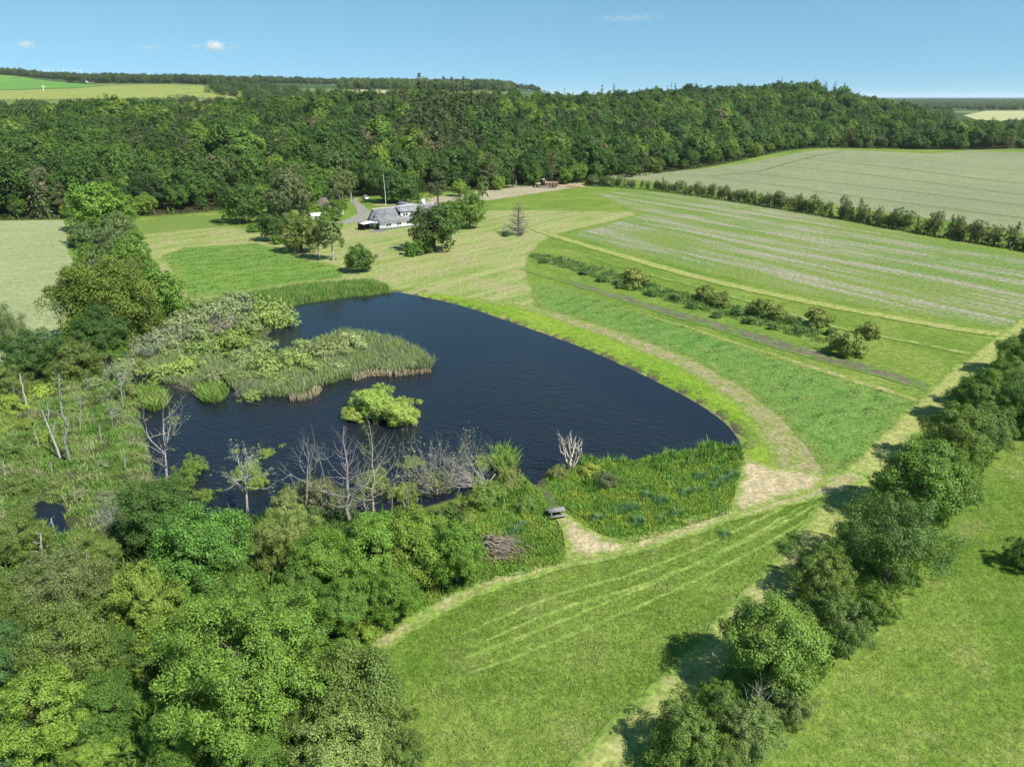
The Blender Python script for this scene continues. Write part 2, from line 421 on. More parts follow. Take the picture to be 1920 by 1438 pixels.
def ribbon(px, width, use_hit=False, per=8):
    c = catmull(hits(px) if use_hit else flats(px), per)
    w = np.interp(np.linspace(0, 1, len(c)), np.linspace(0, 1, len(width)), width) if isinstance(width, (list, tuple)) else np.full(len(c), width)
    t = np.gradient(c, axis=0); t /= np.linalg.norm(t, axis=1, keepdims=True); n = np.stack([-t[:, 1], t[:, 0]], -1)
    return np.concatenate([c + n * w[:, None] / 2, (c - n * w[:, None] / 2)[::-1]])
def ang(p, q):
    a, b = flat(*p), flat(*q); return math.atan2(b[1] - a[1], b[0] - a[0])

# water
def water_mat():
    t = NT("pond_water"); co = t.co()
    m = t.mapping(co, (1.0, .42, 1), (0, 0, math.radians(62)))
    n1 = t.noise(m, 1.9, 3, .55, .6); n2 = t.noise(co, .35, 3, .5)
    big = t.ramp(t.noise(t.mapping(co, (1, .5, 1), (0, 0, .5)), .022, 3, .5), .36, .56)
    b = t.new("ShaderNodeBump"); b.inputs['Distance'].default_value = .22
    t.lk(t.math('ADD', .06, t.math('MULTIPLY', big, .62)), b.inputs['Strength']); t.lk(t.math('ADD', n1, t.math('MULTIPLY', n2, .5)), b.inputs['Height'])
    p = t.new("ShaderNodeBsdfPrincipled"); p.inputs['Base Color'].default_value = (.009,.012,.018,1); p.inputs['Roughness'].default_value = .05
    p.inputs['IOR'].default_value = 1.33; p.inputs['Specular IOR Level'].default_value = .5
    t.lk(b.outputs[0], p.inputs['Normal']); return t.done(p.outputs[0])
M_WATER = water_mat()
def grow(poly, d):
    t = np.roll(poly, -1, 0) - np.roll(poly, 1, 0); t /= np.linalg.norm(t, axis=1, keepdims=True) + 1e-9
    n = np.stack([t[:, 1], -t[:, 0]], -1); x, y = poly.T
    if (x * np.roll(y, -1) - np.roll(x, -1) * y).sum() < 0: n = -n
    return poly + n * d
sheet("pond", grow(POND, 1.1), M_WATER, 0, 4.0, "dark blue pond with fine wind ripples", z=WATER_Z)
sheet("marsh_pool", grow(POOL, .8), M_WATER, 0, 2.0, "small dark pool in the marsh near the photo's lower left", z=WATER_Z)
sheet("sea", [(-9000, 15000), (52000, 15000), (80000, 56000), (-9000, 56000)], plain("sea", (.02,.07,.13), .25, .5, .1, .001), 0, 6000,
      "thin strip of blue sea on the horizon", z=2.0)

# crops and far fields
CROP = grass_mat("crop", (.178,.202,.112), (.205,.222,.124), (.148,.178,.094), .012, .09, 1.6, (.5,.8), (ang((1300,352),(1900,432)), .5, (.225,.240,.140), (.012,.12)), bump=.35)
sheet("crop_field", hits([(1108,334),(1200,326),(1300,319),(1420,302),(1540,281),(1640,284),(1740,289),(1815,283),(1920,286),(2080,289),(2080,465),(1920,438),(1700,404),(1500,376),(1300,350),(1180,336)]),
      CROP, .12, 7, "pale ripening crop field with tramlines beyond the row of young trees", .5)
CROPL = grass_mat("crop_near", (.225,.260,.130), (.255,.280,.140), (.180,.228,.105), .02, .3, 2.8, (.5,.8), (.2, .4, (.31,.33,.18), (.05,.3)), bump=.5)
sheet("crop_field", flats([(-260,420),(0,415),(118,413),(130,470),(142,520),(140,560),(105,655),(20,700),(-260,720)]),
      CROPL, .06, 3, "pale crop field beyond the tree belt at the photo's left edge", .25)
TRAM = grass_mat("tramline", (.120,.145,.074), (.132,.158,.080), bump=.2)
for i, (pts, lab) in enumerate([([(1338,334),(1400,341),(1480,351),(1700,382),(2000,420)], "lowest"), ([(1415,326),(1500,336),(1600,347),(1920,386),(2050,402)], "second"),
        ([(1462,311),(1550,320),(1650,331),(1920,366),(2050,380)], "third"), ([(1508,299),(1600,307),(1700,318),(1920,346),(2050,360)], "highest")]):
    sheet("tramline", ribbon(pts, 1.7, True), TRAM, .24, 8, lab + " dark tramline across the pale crop field")
sheet("tramline", ribbon([(1330,331),(1420,322),(1470,308),(1530,293),(1580,285)], 2.2, True), TRAM, .27, 8, "dark headland wheel track along the wooded side of the crop field")
F1 = grass_mat("far_crop", (.10,.22,.045), (.12,.25,.05), None, .004, .03, .3, bump=.1)
F2 = grass_mat("far_pasture", (.20,.24,.06), (.24,.26,.075), (.17,.22,.05), .004, .03, .3, bump=.1)
F3 = grass_mat("far_stubble", (.33,.33,.17), (.37,.36,.19), None, .004, .03, .3, bump=.1)
sheet("far_field", hits([(-160,134),(0,141),(60,148.5),(140,157),(196,160.5),(150,165.5),(60,168),(-160,169)]), F1, 1.2, 40, "bright green field on the far hillside above the forest")
sheet("far_field", hits([(-160,171),(60,169.5),(150,167),(200,162),(260,160.5),(330,158.5),(380,162),(430,167),(480,173),(440,186),(200,187),(-160,188)]), F2, 1.2, 40, "yellowish green pasture just below the bright green far field")
sheet("far_field", hits([(636,171),(700,168.5),(735,171),(745,177),(700,181),(640,181)]), F3, 1.2, 40, "small pale field glimpsed above the forest near the tall conifers")
sheet("far_field", [flat(1806,217), flat(1850,208.5), flat(2060,207), flat(2060,232), flat(1900,230), flat(1830,225)], F3, 1.0, 60, "pale straw field on the plain beyond the wooded ridge")

# lawns, strips and tracks
LAWN = grass_mat("lawn", (.155,.220,.052), (.220,.252,.088), (.275,.250,.130), .035, .10, 1.8, (.48,.68), (ang((700,540),(1000,470)), .8, (.290,.290,.125), (.03,.35)), ((.12,.19,.035), 1.6), bump=.35)
sheet("lawn", flats([(246,440),(262,470),(296,510),(322,550),(342,570),(420,556),(520,541),(640,531),(735,546),(790,553),(870,573),(950,598),(1012,606),(1002,545),(988,508),
      (995,478),(1022,452),(1052,438),(1195,404),(1190,397),(1000,394),(920,394),(880,398),(840,400),(760,410),(700,416),(660,396),(640,415),(560,436),(480,436),(440,424),(350,430)]),
      LAWN, .03, 2.5, "dry mown lawn between the white farmhouse and the pond", .3)
BRIGHT = grass_mat("fresh_meadow", (.100,.200,.036), (.135,.222,.044), (.185,.222,.070), .05, .22, 2.0, (.5,.75), (ang((300,500),(640,480)), .35, (.165,.245,.052), (.1,.5)), ((.18,.225,.06), 2.2))
sheet("garden_meadow", flats([(302,479),(345,464),(480,456),(545,470),(560,482),(640,500),(646,512),(640,522),(560,531),(460,546),(385,558),(362,561),(345,549),(320,506)]),
      BRIGHT, .07, 2.0, "lush bright green rectangle of meadow beside the garden birches", .2)
BACKM = grass_mat("back_meadow", (.125,.185,.040), (.165,.205,.050), (.19,.2,.07), .04, .2, 2.0)
sheet("back_meadow", flats([(246,418),(330,407),(480,401),(520,415),(490,432),(440,424),(350,431),(268,441)]), BACKM, .06, 2.5, "rough meadow below the forest edge behind the garden", .3)
HAY = grass_mat("hay", (.300,.275,.150), (.340,.310,.170), (.20,.22,.07), .06, .5, 2.5, (.56,.72), None, ((.19,.225,.06), .9), bump=.3)
for pts, w, lab in [([(262,446),(340,440),(440,429),(452,431)], 1.7, "upper mown hay strip in the rough back meadow"), ([(266,460),(340,452),(430,437),(455,438)], 2.2, "broad pale hay strip across the back meadow"),
                    ([(280,470),(360,459),(470,449)], 1.3, "lower mown hay strip along the fresh garden meadow")]:
    sheet("hay_strip", ribbon(pts, w), HAY, .11, 1.5, lab, .25)
BANK = grass_mat("bank_grass", (.150,.245,.026), (.195,.270,.036), (.22,.235,.07), .06, .35, 2.4, (.6,.8), (ang((900,575),(1300,720)), .55, (.125,.215,.024), (.12,1.3)), ((.22,.22,.085), .7), bump=.3)
sheet("bank_lawn", flats([(750,548),(790,553),(828,562),(878,574),(938,594),(1013,619),(1103,652),(1198,695),(1273,732),(1325,762),(1366,793),(1389,820),(1392,842),(1400,868),(1440,888),(1500,905),
      (1500,860),(1460,805),(1400,752),(1300,694),(1200,650),(1100,612),(1000,581),(900,562),(820,549),(770,543)]), BANK, .075, 1.6, "lime green mown bank along the pond's open shore", .25)
BAND = grass_mat("cut_band", (.270,.240,.130), (.240,.230,.105), (.170,.22,.055), .07, .4, 2.4, (.45,.62), (ang((1000,580),(1400,745)), .6, (.235,.20,.125), (.1,1.2)), ((.17,.225,.05), 1.5), bump=.35)
sheet("cut_band", ribbon([(880,561),(1000,580),(1100,611),(1200,647),(1300,688),(1400,745),(1460,798),(1500,848),(1528,902)], [1.5,3.2,4.2,4.8,5.2,6.0,7.0,8.0,8.5]), BAND, .115, 1.5,
      "brownish dried hay band between the pond bank and the green strip", .45)
CLOVER = grass_mat("clover", (.115,.215,.046), (.145,.232,.052), (.190,.225,.075), .05, .35, 2.6, (.5,.75), (ang((1050,560),(1600,750)), .5, (.090,.190,.042), (.1,.8)), ((.15,.215,.05), 2.6), bump=.8)
sheet("clover_strip", flats([(1001,533),(1004,560),(1012,577),(1100,603),(1200,637),(1300,675),(1400,733),(1470,790),(1520,850),(1556,896),(1620,868),(1668,818),(1732,757),(1640,724),(1500,680),(1350,632),(1200,586),(1080,547),(1012,527)]),
      CLOVER, .15, 1.6, "vivid green clover strip beside the brown hay band", .3)
ROUGH = grass_mat("rough_meadow", (.110,.205,.042), (.140,.220,.048), (.19,.205,.075), .035, .22, 2.2, (.55,.78), (ang((1100,500),(1700,640)), .4, (.085,.18,.035), (.07,.5)), ((.125,.215,.048), 3.5), bump=.6)
sheet("rough_meadow", flats([(1556,898),(1625,866),(1560,830),(1490,795),(1560,790),(1640,800),(1680,805),(1640,850),(1600,890),(1575,905)]), ROUGH, .19, 2.0, "darker rough grass at the lower tip of the clover strip", .5)
SOIL = grass_mat("bare_soil", (.135,.118,.085), (.165,.145,.105), (.11,.18,.045), .08, .5, 3.0, (.46,.6), (ang((1000,512),(1700,715)), .4, (.105,.09,.075), (.1,1.2)), ((.12,.19,.04), 1.0), bump=.6)
sheet("soil_strip", ribbon([(975,505),(1100,539),(1250,584),(1400,628),(1550,671),(1680,707),(1770,738)], [1.0,3.0,4.0,4.6,4.8,4.4,1.5]), SOIL, .19, 1.5, "dark tilled soil strip above the clover", .4)
sheet("hay_strip", ribbon([(1190,584),(1350,634),(1500,682),(1640,726),(1738,756)], [.6,1.2,1.6,1.8,1.6]), HAY, .22, 1.2, "thin brown cut line between two clover strips", .25)
ROWS_A = ang((1300,402),(1900,508))
ROWS = grass_mat("striped_meadow", (.120,.190,.042), (.150,.202,.050), (.205,.200,.10), .02, .09, 1.6, (.58,.8), (ROWS_A, .95, (.305,.262,.232), (.014,.25)), ((.14,.2,.045), 3.0), bump=.5, speck=((.06,.08,.03), .55, .72), sharp=.5, mask=.035)
sheet("striped_meadow", flats([(1060,440),(1200,402),(1110,362),(1200,358),(1300,367),(1500,397),(1700,437),(1920,478),(2080,508),(2080,640),(1895,620),(1700,588),(1500,552),(1300,505),(1120,455)]),
      ROWS, .06, 3.0, "meadow striped with greyish rows of cut hay below the young trees", .4)
MOWN = grass_mat("mown_path", (.235,.268,.078), (.262,.278,.098), (.290,.275,.13), .06, .5, 2.4, (.5,.72), None, ((.13,.2,.04), .9), bump=.3)
for pts, w, lab in [([(1000,430),(1050,446),(1140,472),(1300,518),(1500,563),(1700,600),(1830,622),(1900,629)], [3,4,4,4.2,4.2,4,3.6,4], "upper mown path below the striped meadow"),
                    ([(1100,480),(1180,506),(1350,550),(1570,614),(1700,640),(1838,668)], [1.0,1.6,1.8,2,2,2], "lower mown path past the flowering bushes"),
                    ([(1100,1470),(1190,1372),(1290,1282),(1400,1160),(1500,1046),(1570,952),(1640,868),(1740,765),(1830,682),(1898,630),(1990,560)], [3.4,3.6,3.6,3.6,3.6,3.8,4,4,4,4,4], "long mown track beside the hedge of trees")]:
    sheet("mown_path", ribbon(pts, w), MOWN, .235, 1.2, lab, .22)
PATH = grass_mat("sandy_path", (.285,.265,.130), (.310,.280,.150), (.205,.245,.075), .08, .5, 2.6, (.5,.7), None, ((.165,.24,.05), 1.0), bump=.3)
sheet("sandy_path", ribbon([(680,1230),(760,1176),(850,1126),(950,1086),(1060,1051),(1180,1024),(1290,990),(1400,954),(1500,926),(1570,906),(1615,888)], [1.8,2.0,2.0,2.1,2.6,2.6,2.4,3.0,3.4,3.6,2]),
      PATH, .27, 1.0, "pale curving mown path from the sandy patch to the wood", .2)
STRAW = grass_mat("dry_cuttings", (.365,.305,.190), (.395,.330,.210), (.290,.250,.14), .1, .6, 3.2, (.55,.75), None, ((.19,.24,.06), 1.4), bump=.35)
sheet("dry_patch", flats([(1386,866),(1402,862),(1440,872),(1490,880),(1530,888),(1568,905),(1500,932),(1400,962),(1330,985),(1366,963),(1378,920)]), STRAW, .31, 1.0, "pale straw coloured patch of dry cuttings at the path junction", .25)
sheet("dry_patch", flats([(1038,958),(1062,966),(1088,985),(1130,1006),(1200,1022),(1150,1044),(1062,1056),(1056,1000),(1044,978)]), STRAW, .34, .9, "brownish trampled patch below the picnic table", .2)
MUD = grass_mat("mud", (.085,.070,.052), (.115,.095,.068), (.10,.13,.045), .3, .9, 4.0, (.5,.7), None, ((.10,.15,.04), .8), bump=.8)
sheet("mud_landing", flats([(1008,908),(1022,900),(1036,922),(1048,948),(1040,962),(1026,956),(1018,935)]), MUD, .10, .5, "dark muddy landing between the reeds and the picnic table", .35)
FAINT = grass_mat("wheel_track", (.180,.248,.054), (.215,.262,.072), (.130,.220,.042), .1, .6, 2.5, (.44,.60), bump=.3)
TRACK_PX = [[(860,1255),(950,1222),(1050,1182),(1150,1140),(1260,1092),(1400,1025),(1520,955)], [(870,1205),(960,1165),(1060,1125),(1180,1090),(1300,1045),(1420,990),(1540,928)]]
TRACKS = []
for pts, lab in zip(TRACK_PX, ("lower", "upper")):
    c = catmull(flats(pts), 8); tg = np.gradient(c, axis=0); tg /= np.linalg.norm(tg, axis=1, keepdims=True); nn_ = np.stack([-tg[:, 1], tg[:, 0]], -1)
    for off, side in ((-.85, "near"), (.85, "far")):
        q = c + nn_ * off; w_ = np.interp(np.linspace(0, 1, len(q)), [0, .15, .9, 1], [.08, .34, .38, .2])[:, None] / 2
        poly = np.concatenate([q + nn_ * w_, (q - nn_ * w_)[::-1]]); TRACKS.append(poly)
        sheet("wheel_track", poly, FAINT, .05, .5, f"{side} rut of the {lab} wheel track through the lower meadow", .16)
YARD = grass_mat("dirt_yard", (.295,.255,.180), (.325,.285,.205), (.22,.225,.09), .05, .2, 1.6, (.55,.75), None, ((.22,.23,.09), 1.6), bump=.4)
sheet("dirt_yard", flats([(800,372),(880,361),(930,356),(962,352),(918,346),(950,347),(1000,349),(1090,343),(1098,350),(1040,358),(975,368),(900,378),(850,381),(805,382)]), YARD, .11, 3, "brownish dirt yard where the logging vehicle stands", .5)
sheet("farm_track", ribbon([(805,377),(740,384),(700,384)], [7,5,4]), YARD, .09, 3, "worn dirt track behind the farmhouse", .5)
GRAV = plain("gravel", (.21,.205,.175), .95, .1, .25, 1.0, bump=.5)
sheet("driveway", ribbon([(668,372),(668,380),(678,392),(684,404),(664,414),(634,419),(606,420)], [1.5,2.5,4,6,7,4.5,3]), GRAV, .14, 1.8, "grey gravel driveway beside the farmhouse", .4)

# ================================================================ PLANTS
def unit(a): return a / (np.linalg.norm(a, axis=-1, keepdims=True) + 1e-9)
def quads(P, N, size, asp, r, tint, name, mat, roll=None):
    """leaf-shaped quads at P facing N"""
    n = len(P); ref = unit(r.normal(size=(n, 3))) if roll is None else roll
    t = unit(np.cross(N, ref)); b = np.cross(N, t)
    s = np.broadcast_to(np.asarray(size, float), (n,))[:, None]
    bend = N * s * .18
    v = np.stack([P + t * s, P + b * s * asp + bend, P - t * s, P - b * s * asp + bend], 1).reshape(-1, 3)
    f = np.arange(4 * n).reshape(n, 4)
    return mesh_np(name, v, f, [mat], [("tint", 'FLOAT', 'FACE', np.clip(tint, 0, 1))])

def crown(name, seed, R=4.0, hz=1.0, zc=4.6, lobes=34, leaves=15000, size=.14, asp=.55, lobe_r=(.24, .40), shell=(.52, .80), low=-.55, droop=0.0, gap=.0, flatten=.8, mat=None, scatter=.5):
    """a broadleaf crown: leaf faces spread over overlapping clumps of twigs that fill an uneven dome"""
    r = np.random.default_rng(seed)
    d = []
    while len(d) < lobes:
        q = unit(r.normal(size=3))
        if q[2] < low: continue
        if all(np.dot(q, p) < .93 for p in d[-14:]): d.append(q)
    d = np.array(d); rad = r.uniform(*shell, lobes) * r.uniform(.86, 1.12, lobes)
    c = d * rad[:, None] * R; c[:, 2] *= hz
    lr = r.uniform(*lobe_r, lobes) * R
    sub = []                                              # each clump breaks into smaller tufts
    for i in range(lobes):
        k = 9
        q = unit(r.normal(size=(k, 3)) + d[i] * .5 + np.array([0, 0, .2]))
        sub += [(c[i] + q[j] * lr[i] * r.uniform(.45, .95) * np.array([1, 1, flatten]), lr[i] * r.uniform(.34, .58), i, r.uniform()) for j in range(k)]
    sc = np.array([x[0] for x in sub]); sr = np.array([x[1] for x in sub]); st = np.array([x[3] for x in sub])
    w = sr ** 2; w /= w.sum(); pick = r.choice(len(sub), leaves, p=w)
    out = unit(sc[pick] / np.array([1, 1, max(hz, .4)]))
    q = unit(r.normal(size=(leaves, 3)) + out * .55 + np.array([0, 0, .30]))
    P = sc[pick] + q * (sr[pick] * r.uniform(.45, 1.12, leaves) ** .8)[:, None] * np.array([1, 1, flatten])
    m_ = r.uniform(size=leaves) >= gap * (st[pick] > .6)
    P, q, pk, out = P[m_], q[m_], pick[m_], out[m_]; n = len(P)
    N = unit(q + out * .35 + r.normal(size=(n, 3)) * scatter + np.array([0, 0, .45]))
    if droop: P[:, 2] -= droop * R * r.uniform(0, 1, n) * np.clip(np.hypot(P[:, 0], P[:, 1]) / R, 0, 1); N = unit(N * np.array([1, 1, .55]))
    P[:, 2] += zc
    P[:, 2] = np.maximum(P[:, 2], .12)
    tint = .35 * st[pk] + .65 * r.uniform(size=n) ** 1.2
    return quads(P, N, size * r.uniform(.6, 1.3, n), asp, r, tint, name, mat or M_LEAF)

def trunk(name, seed, h, r0, R, zc, limbs=7, lean=.03):
    r = np.random.default_rng(seed); m = MB()
    k = 7; z = np.linspace(-.3, h, k); off = np.cumsum(r.normal(0, lean * h / k, (k, 2)), 0); off[0] = 0
    p = np.column_stack([off, z]); rad = r0 * np.linspace(1.25, .22, k) ** .9; m.tube(p, rad, 8)
    for i in range(limbs):
        t = r.uniform(.35, .92); j = t * (k - 1); a = int(j); base = p[a] + (p[min(a + 1, k - 1)] - p[a]) * (j - a)
        az = r.uniform(0, 6.28); L = R * r.uniform(.45, .8); up = r.uniform(.3, .9)
        q = np.array([base + np.array([math.cos(az), math.sin(az), up * (1 + .3 * s)]) * L * s for s in np.linspace(0, 1, 5)]); q[1:] += r.normal(0, .05 * L, (4, 3))
        m.tube(q, np.interp(t, [0, 1], [r0 * .55, r0 * .25]) * np.linspace(1, .2, 5), 5, False)
    return m.mesh(name, M_BARK, True)

def conifer(name, seed, h=14.0, R=3.2, tiers=26, per=11, spray=7, size=.30, base=.06, mat=None, ragged=.25, power=1.0):
    r = np.random.default_rng(seed); P, N, S, T, Rl = [], [], [], [], []
    for i in range(tiers):
        t = (i + r.uniform(0, .6)) / tiers; z = h * (base + (1 - base) * t); L = R * (1 - t) ** power * r.uniform(1 - ragged, 1 + ragged * .6) + .12
        for a in r.uniform(0, 6.28, max(4, int(per * (1 - t * .55)))):
            dr = np.array([math.cos(a), math.sin(a), 0]); l = L * r.uniform(.65, 1.1)
            for s in np.linspace(.25, 1, max(3, int(spray * (1 - t * .6)))):
                p = dr * l * s + np.array([0, 0, z - l * .36 * s * s + .06 * l]) + r.normal(0, .09 * l / 2 + .03, 3)
                P.append(p); N.append(unit(np.array([0, 0, 1.0]) + dr * .35 + r.normal(0, .4, 3))); S.append(size * (1.15 - .5 * t) * r.uniform(.7, 1.3)); T.append(.25 + .5 * s * r.uniform(.5, 1.4)); Rl.append(dr + r.normal(0, .35, 3))
    P.append(np.array([0, 0, h])); N.append(np.array([1.0, 0, .1])); S.append(size * .8); T.append(.7); Rl.append(np.array([0, 1.0, 0]))
    P = np.array(P); roll = np.cross(np.array(N), unit(np.array(Rl)))
    return quads(P, np.array(N), np.array(S), .42, r, np.array(T), name, mat or M_LEAF, roll)

def pine(name, seed, h=13.0, R=3.6, mat=None, n=46, leaves=3600, size=.26):
    r = np.random.default_rng(seed); c = []
    for i in range(n):
        t = r.uniform(.28, 1.0); a = r.uniform(0, 6.28); l = R * (1.05 - .75 * max(0, t - .45) / .55) * r.uniform(.35, 1)
        c.append((l * math.cos(a), l * math.sin(a), h * t + .1 * l, R * r.uniform(.16, .30), r.uniform()))
    c = np.array(c); pk = r.integers(0, n, leaves); q = unit(r.normal(size=(leaves, 3)) + np.array([0, 0, .2]))
    P = c[pk, :3] + q * (c[pk, 3] * r.uniform(.4, 1.1, leaves))[:, None] * np.array([1.25, 1.25, .55])
    return quads(P, unit(q + r.normal(size=(leaves, 3)) * .6 + np.array([0, 0, .4])), size * r.uniform(.6, 1.3, leaves), .4, r, .4 * c[pk, 4] + .6 * r.uniform(size=leaves), name, mat or M_LEAF)

PROTO = {}
def proto(kind, var, near):
    """(crown mesh, trunk mesh, crown radius, height of the crown's middle, half height) of one sort of tree"""
    key = (kind, var, near)
    if key in PROTO: return PROTO[key]
    sd = hash((kind, var)) % 1 + sum(ord(c) for c in kind) * 13 + var * 101
    nl = {0: 2.0, 1: .42, 2: .24}[near]; sz = {0: .70, 1: 1.42, 2: 1.85}[near]
    q = lambda n: max(60, int(n * nl)); SCT = {0: .5, 1: .36, 2: .28}[near]
    nm = "crown"
    if kind == 'maple':   D = (crown(nm, sd, 4, 1.0, 4.3, 60, q(22000), .125*sz, .62, (.24,.38), (.5,.82), -.9, scatter=SCT), 4.0, 4.3, 4.0)
    elif kind == 'great': D = (crown(nm, sd, 7, .95, 7.0, 120, q(36000), .135*sz, .58, (.14,.24), (.5,.88), -.9, scatter=SCT), 7.0, 7.0, 6.6)
    elif kind == 'oak':   D = (crown(nm, sd, 4, .88, 4.0, 46, q(20000), .13*sz, .6, (.26,.44), (.5,.86), -.85, scatter=SCT), 4.0, 4.0, 3.6)
    elif kind == 'ash':   D = (crown(nm, sd, 3.6, 1.15, 4.6, 54, q(18000), .135*sz, .45, (.2,.36), (.45,.85), -.9, .06, scatter=SCT), 3.6, 4.6, 4.1)
    elif kind == 'willow':D = (crown(nm, sd, 4, .95, 3.9, 66, q(19000), .12*sz, .38, (.17,.31), (.4,.92), -.9, .12, .3, scatter=SCT), 4.0, 3.9, 3.8)
    elif kind == 'thorn': D = (crown(nm, sd, 3.4, .95, 3.0, 60, q(18000), .105*sz, .6, (.18,.33), (.4,.9), -.9, .05, .15, scatter=SCT), 3.4, 3.0, 3.2)
    elif kind == 'birch': D = (crown(nm, sd, 2.6, 1.75, 6.2, 44, q(10500), .12*sz, .5, (.2,.36), (.3,.9), -.8, .22, .3, scatter=SCT), 2.6, 6.2, 4.6)
    elif kind == 'shrub': D = (crown(nm, sd, 2.0, .85, 1.3, 34, q(8600), .095*sz, .58, (.25,.42), (.5,.85), -.6, scatter=SCT), 2.0, 1.35, 1.7)
    elif kind == 'sallow':D = (crown(nm, sd, 2.0, .72, .92, 74, q(9500), .082*sz, .42, (.15,.28), (.25,.98), -.75, .08, .3, scatter=SCT), 2.0, .92, 1.45)
    elif kind == 'beech': D = (crown(nm, sd, 5.8, .98, 7.4, 44, q(20000), .19*sz, .66, (.24,.42), (.52,.80), -.98, flatten=.92, scatter=SCT), 5.8, 7.4, 5.8)
    elif kind == 'spruce':D = (conifer(nm, sd, 15, 3.3, 30, 12, 7, .30) if near == 0 else conifer(nm, sd, 15, 3.3, 22 if near == 1 else 14, 9 if near == 1 else 7, 5 if near == 1 else 3, .42 if near == 1 else .75), 3.3, 7.5, 7.5)
    elif kind == 'young': D = (conifer(nm, sd, 6, 2.3, 24, 13, 6, .30, .03, None, .75, .6), 2.3, 3.0, 3.0)
    elif kind == 'sapling': D = (crown(nm, sd, 1.9, 1.6, 2.9, 54, q(9000), .085*sz, .4, (.2,.4), (.3,.95), -.95, .05, .15, 1.0, scatter=SCT), 1.9, 2.9, 3.0)
    elif kind == 'pine':  D = (pine(nm, sd, 14, 4.0, None, 46, q(9000), .17*sz), 4.0, 8.6, 6.0)
    me, R, zc, hh = D
    if kind in ('spruce', 'young', 'pine', 'sapling'): tr = trunk("trunk", sd + 1, (zc + hh) * .97, R * .075, R, zc, 0, .01)
    elif kind in ('shrub', 'sallow'): tr = trunk("trunk", sd + 1, zc, .09, R, zc, 9, .05)
    else: tr = trunk("trunk", sd + 1, zc + hh * (.25 if kind == 'great' else .5), (.035 if kind == 'great' else .05) * R + .04, R * (.55 if kind == 'great' else .85), zc, 8 if near < 2 else 3)
    PROTO[key] = (me, tr, R, zc, hh); return PROTO[key]

BARK_COL = {'birch': (.42,.40,.37,1), 'pine': (.17,.11,.075,1), 'beech': (.14,.13,.11,1)}
trees_r = np.random.default_rng(99)
def plant(kind, x, y, z, s, col, label, group=None, name=None, cat="tree", kz=1.0, near=0, var=None, rot=None, lean=0):
    var = int(trees_r.integers(0, 2)) if var is None else var
    me, tr, R, zc, hh = proto(kind, var, near)
    root = bpy.data.objects.new(name or "tree", None); COL.objects.link(root); root.empty_display_size = .5
    root.location = (x, y, z); a = trees_r.uniform(0, 6.28) if rot is None else rot
    root.rotation_euler = (lean, lean * .6, a); root.scale = (s, s * trees_r.uniform(.93, 1.07), s * kz)
    c = obj("crown", me, root); t = obj("trunk", tr, root)
    j = trees_r.uniform(.9, 1.1); c.color = (col[0] * j * trees_r.uniform(.95, 1.05), col[1] * j, col[2] * j, 1); t.color = BARK_COL.get(kind, (.13,.11,.085,1))
    tag(root, label, cat, group); return root

def tree(kind, u, v, rpx, col, label, kz=1.0, z0=None, group=None, name=None, cat="tree", var=None):
    """a plant whose crown's middle shows at (u, v) with the radius rpx in the photograph; it stands on the ground below"""
    me, tr, R, zc, hh = proto(kind, 0, 2)
    zt = 4.0
    for _ in range(12):
        k = (v - 719.0) / FPX; t = (CH - zt) / (SP + k * CP); s = rpx * t / FPX / R
        x, y = t * (u - 960) / FPX, t * (CP - k * SP)
        g = Hs(x, y) if z0 is None else z0
        zt = g + zc * s * kz
    near = 0 if t < 135 else (1 if t < 420 else 2)
    if kind in ('shrub', 'sallow', 'young') and t > 100: near = 1
    return plant(kind, x, y, g - .05, s, col, label, group, name, cat, kz, near, var)

MID=(.078,.140,.024); BRI=(.098,.175,.028); YEL=(.150,.200,.036); OLI=(.094,.130,.034); DRK=(.042,.082,.020); EME=(.066,.146,.030); GRY=(.125,.152,.072)
TEA=(.050,.102,.040); PAL=(.165,.205,.070); LIM=(.125,.190,.032); GRN=(.082,.150,.024); DGR=(.086,.128,.048)

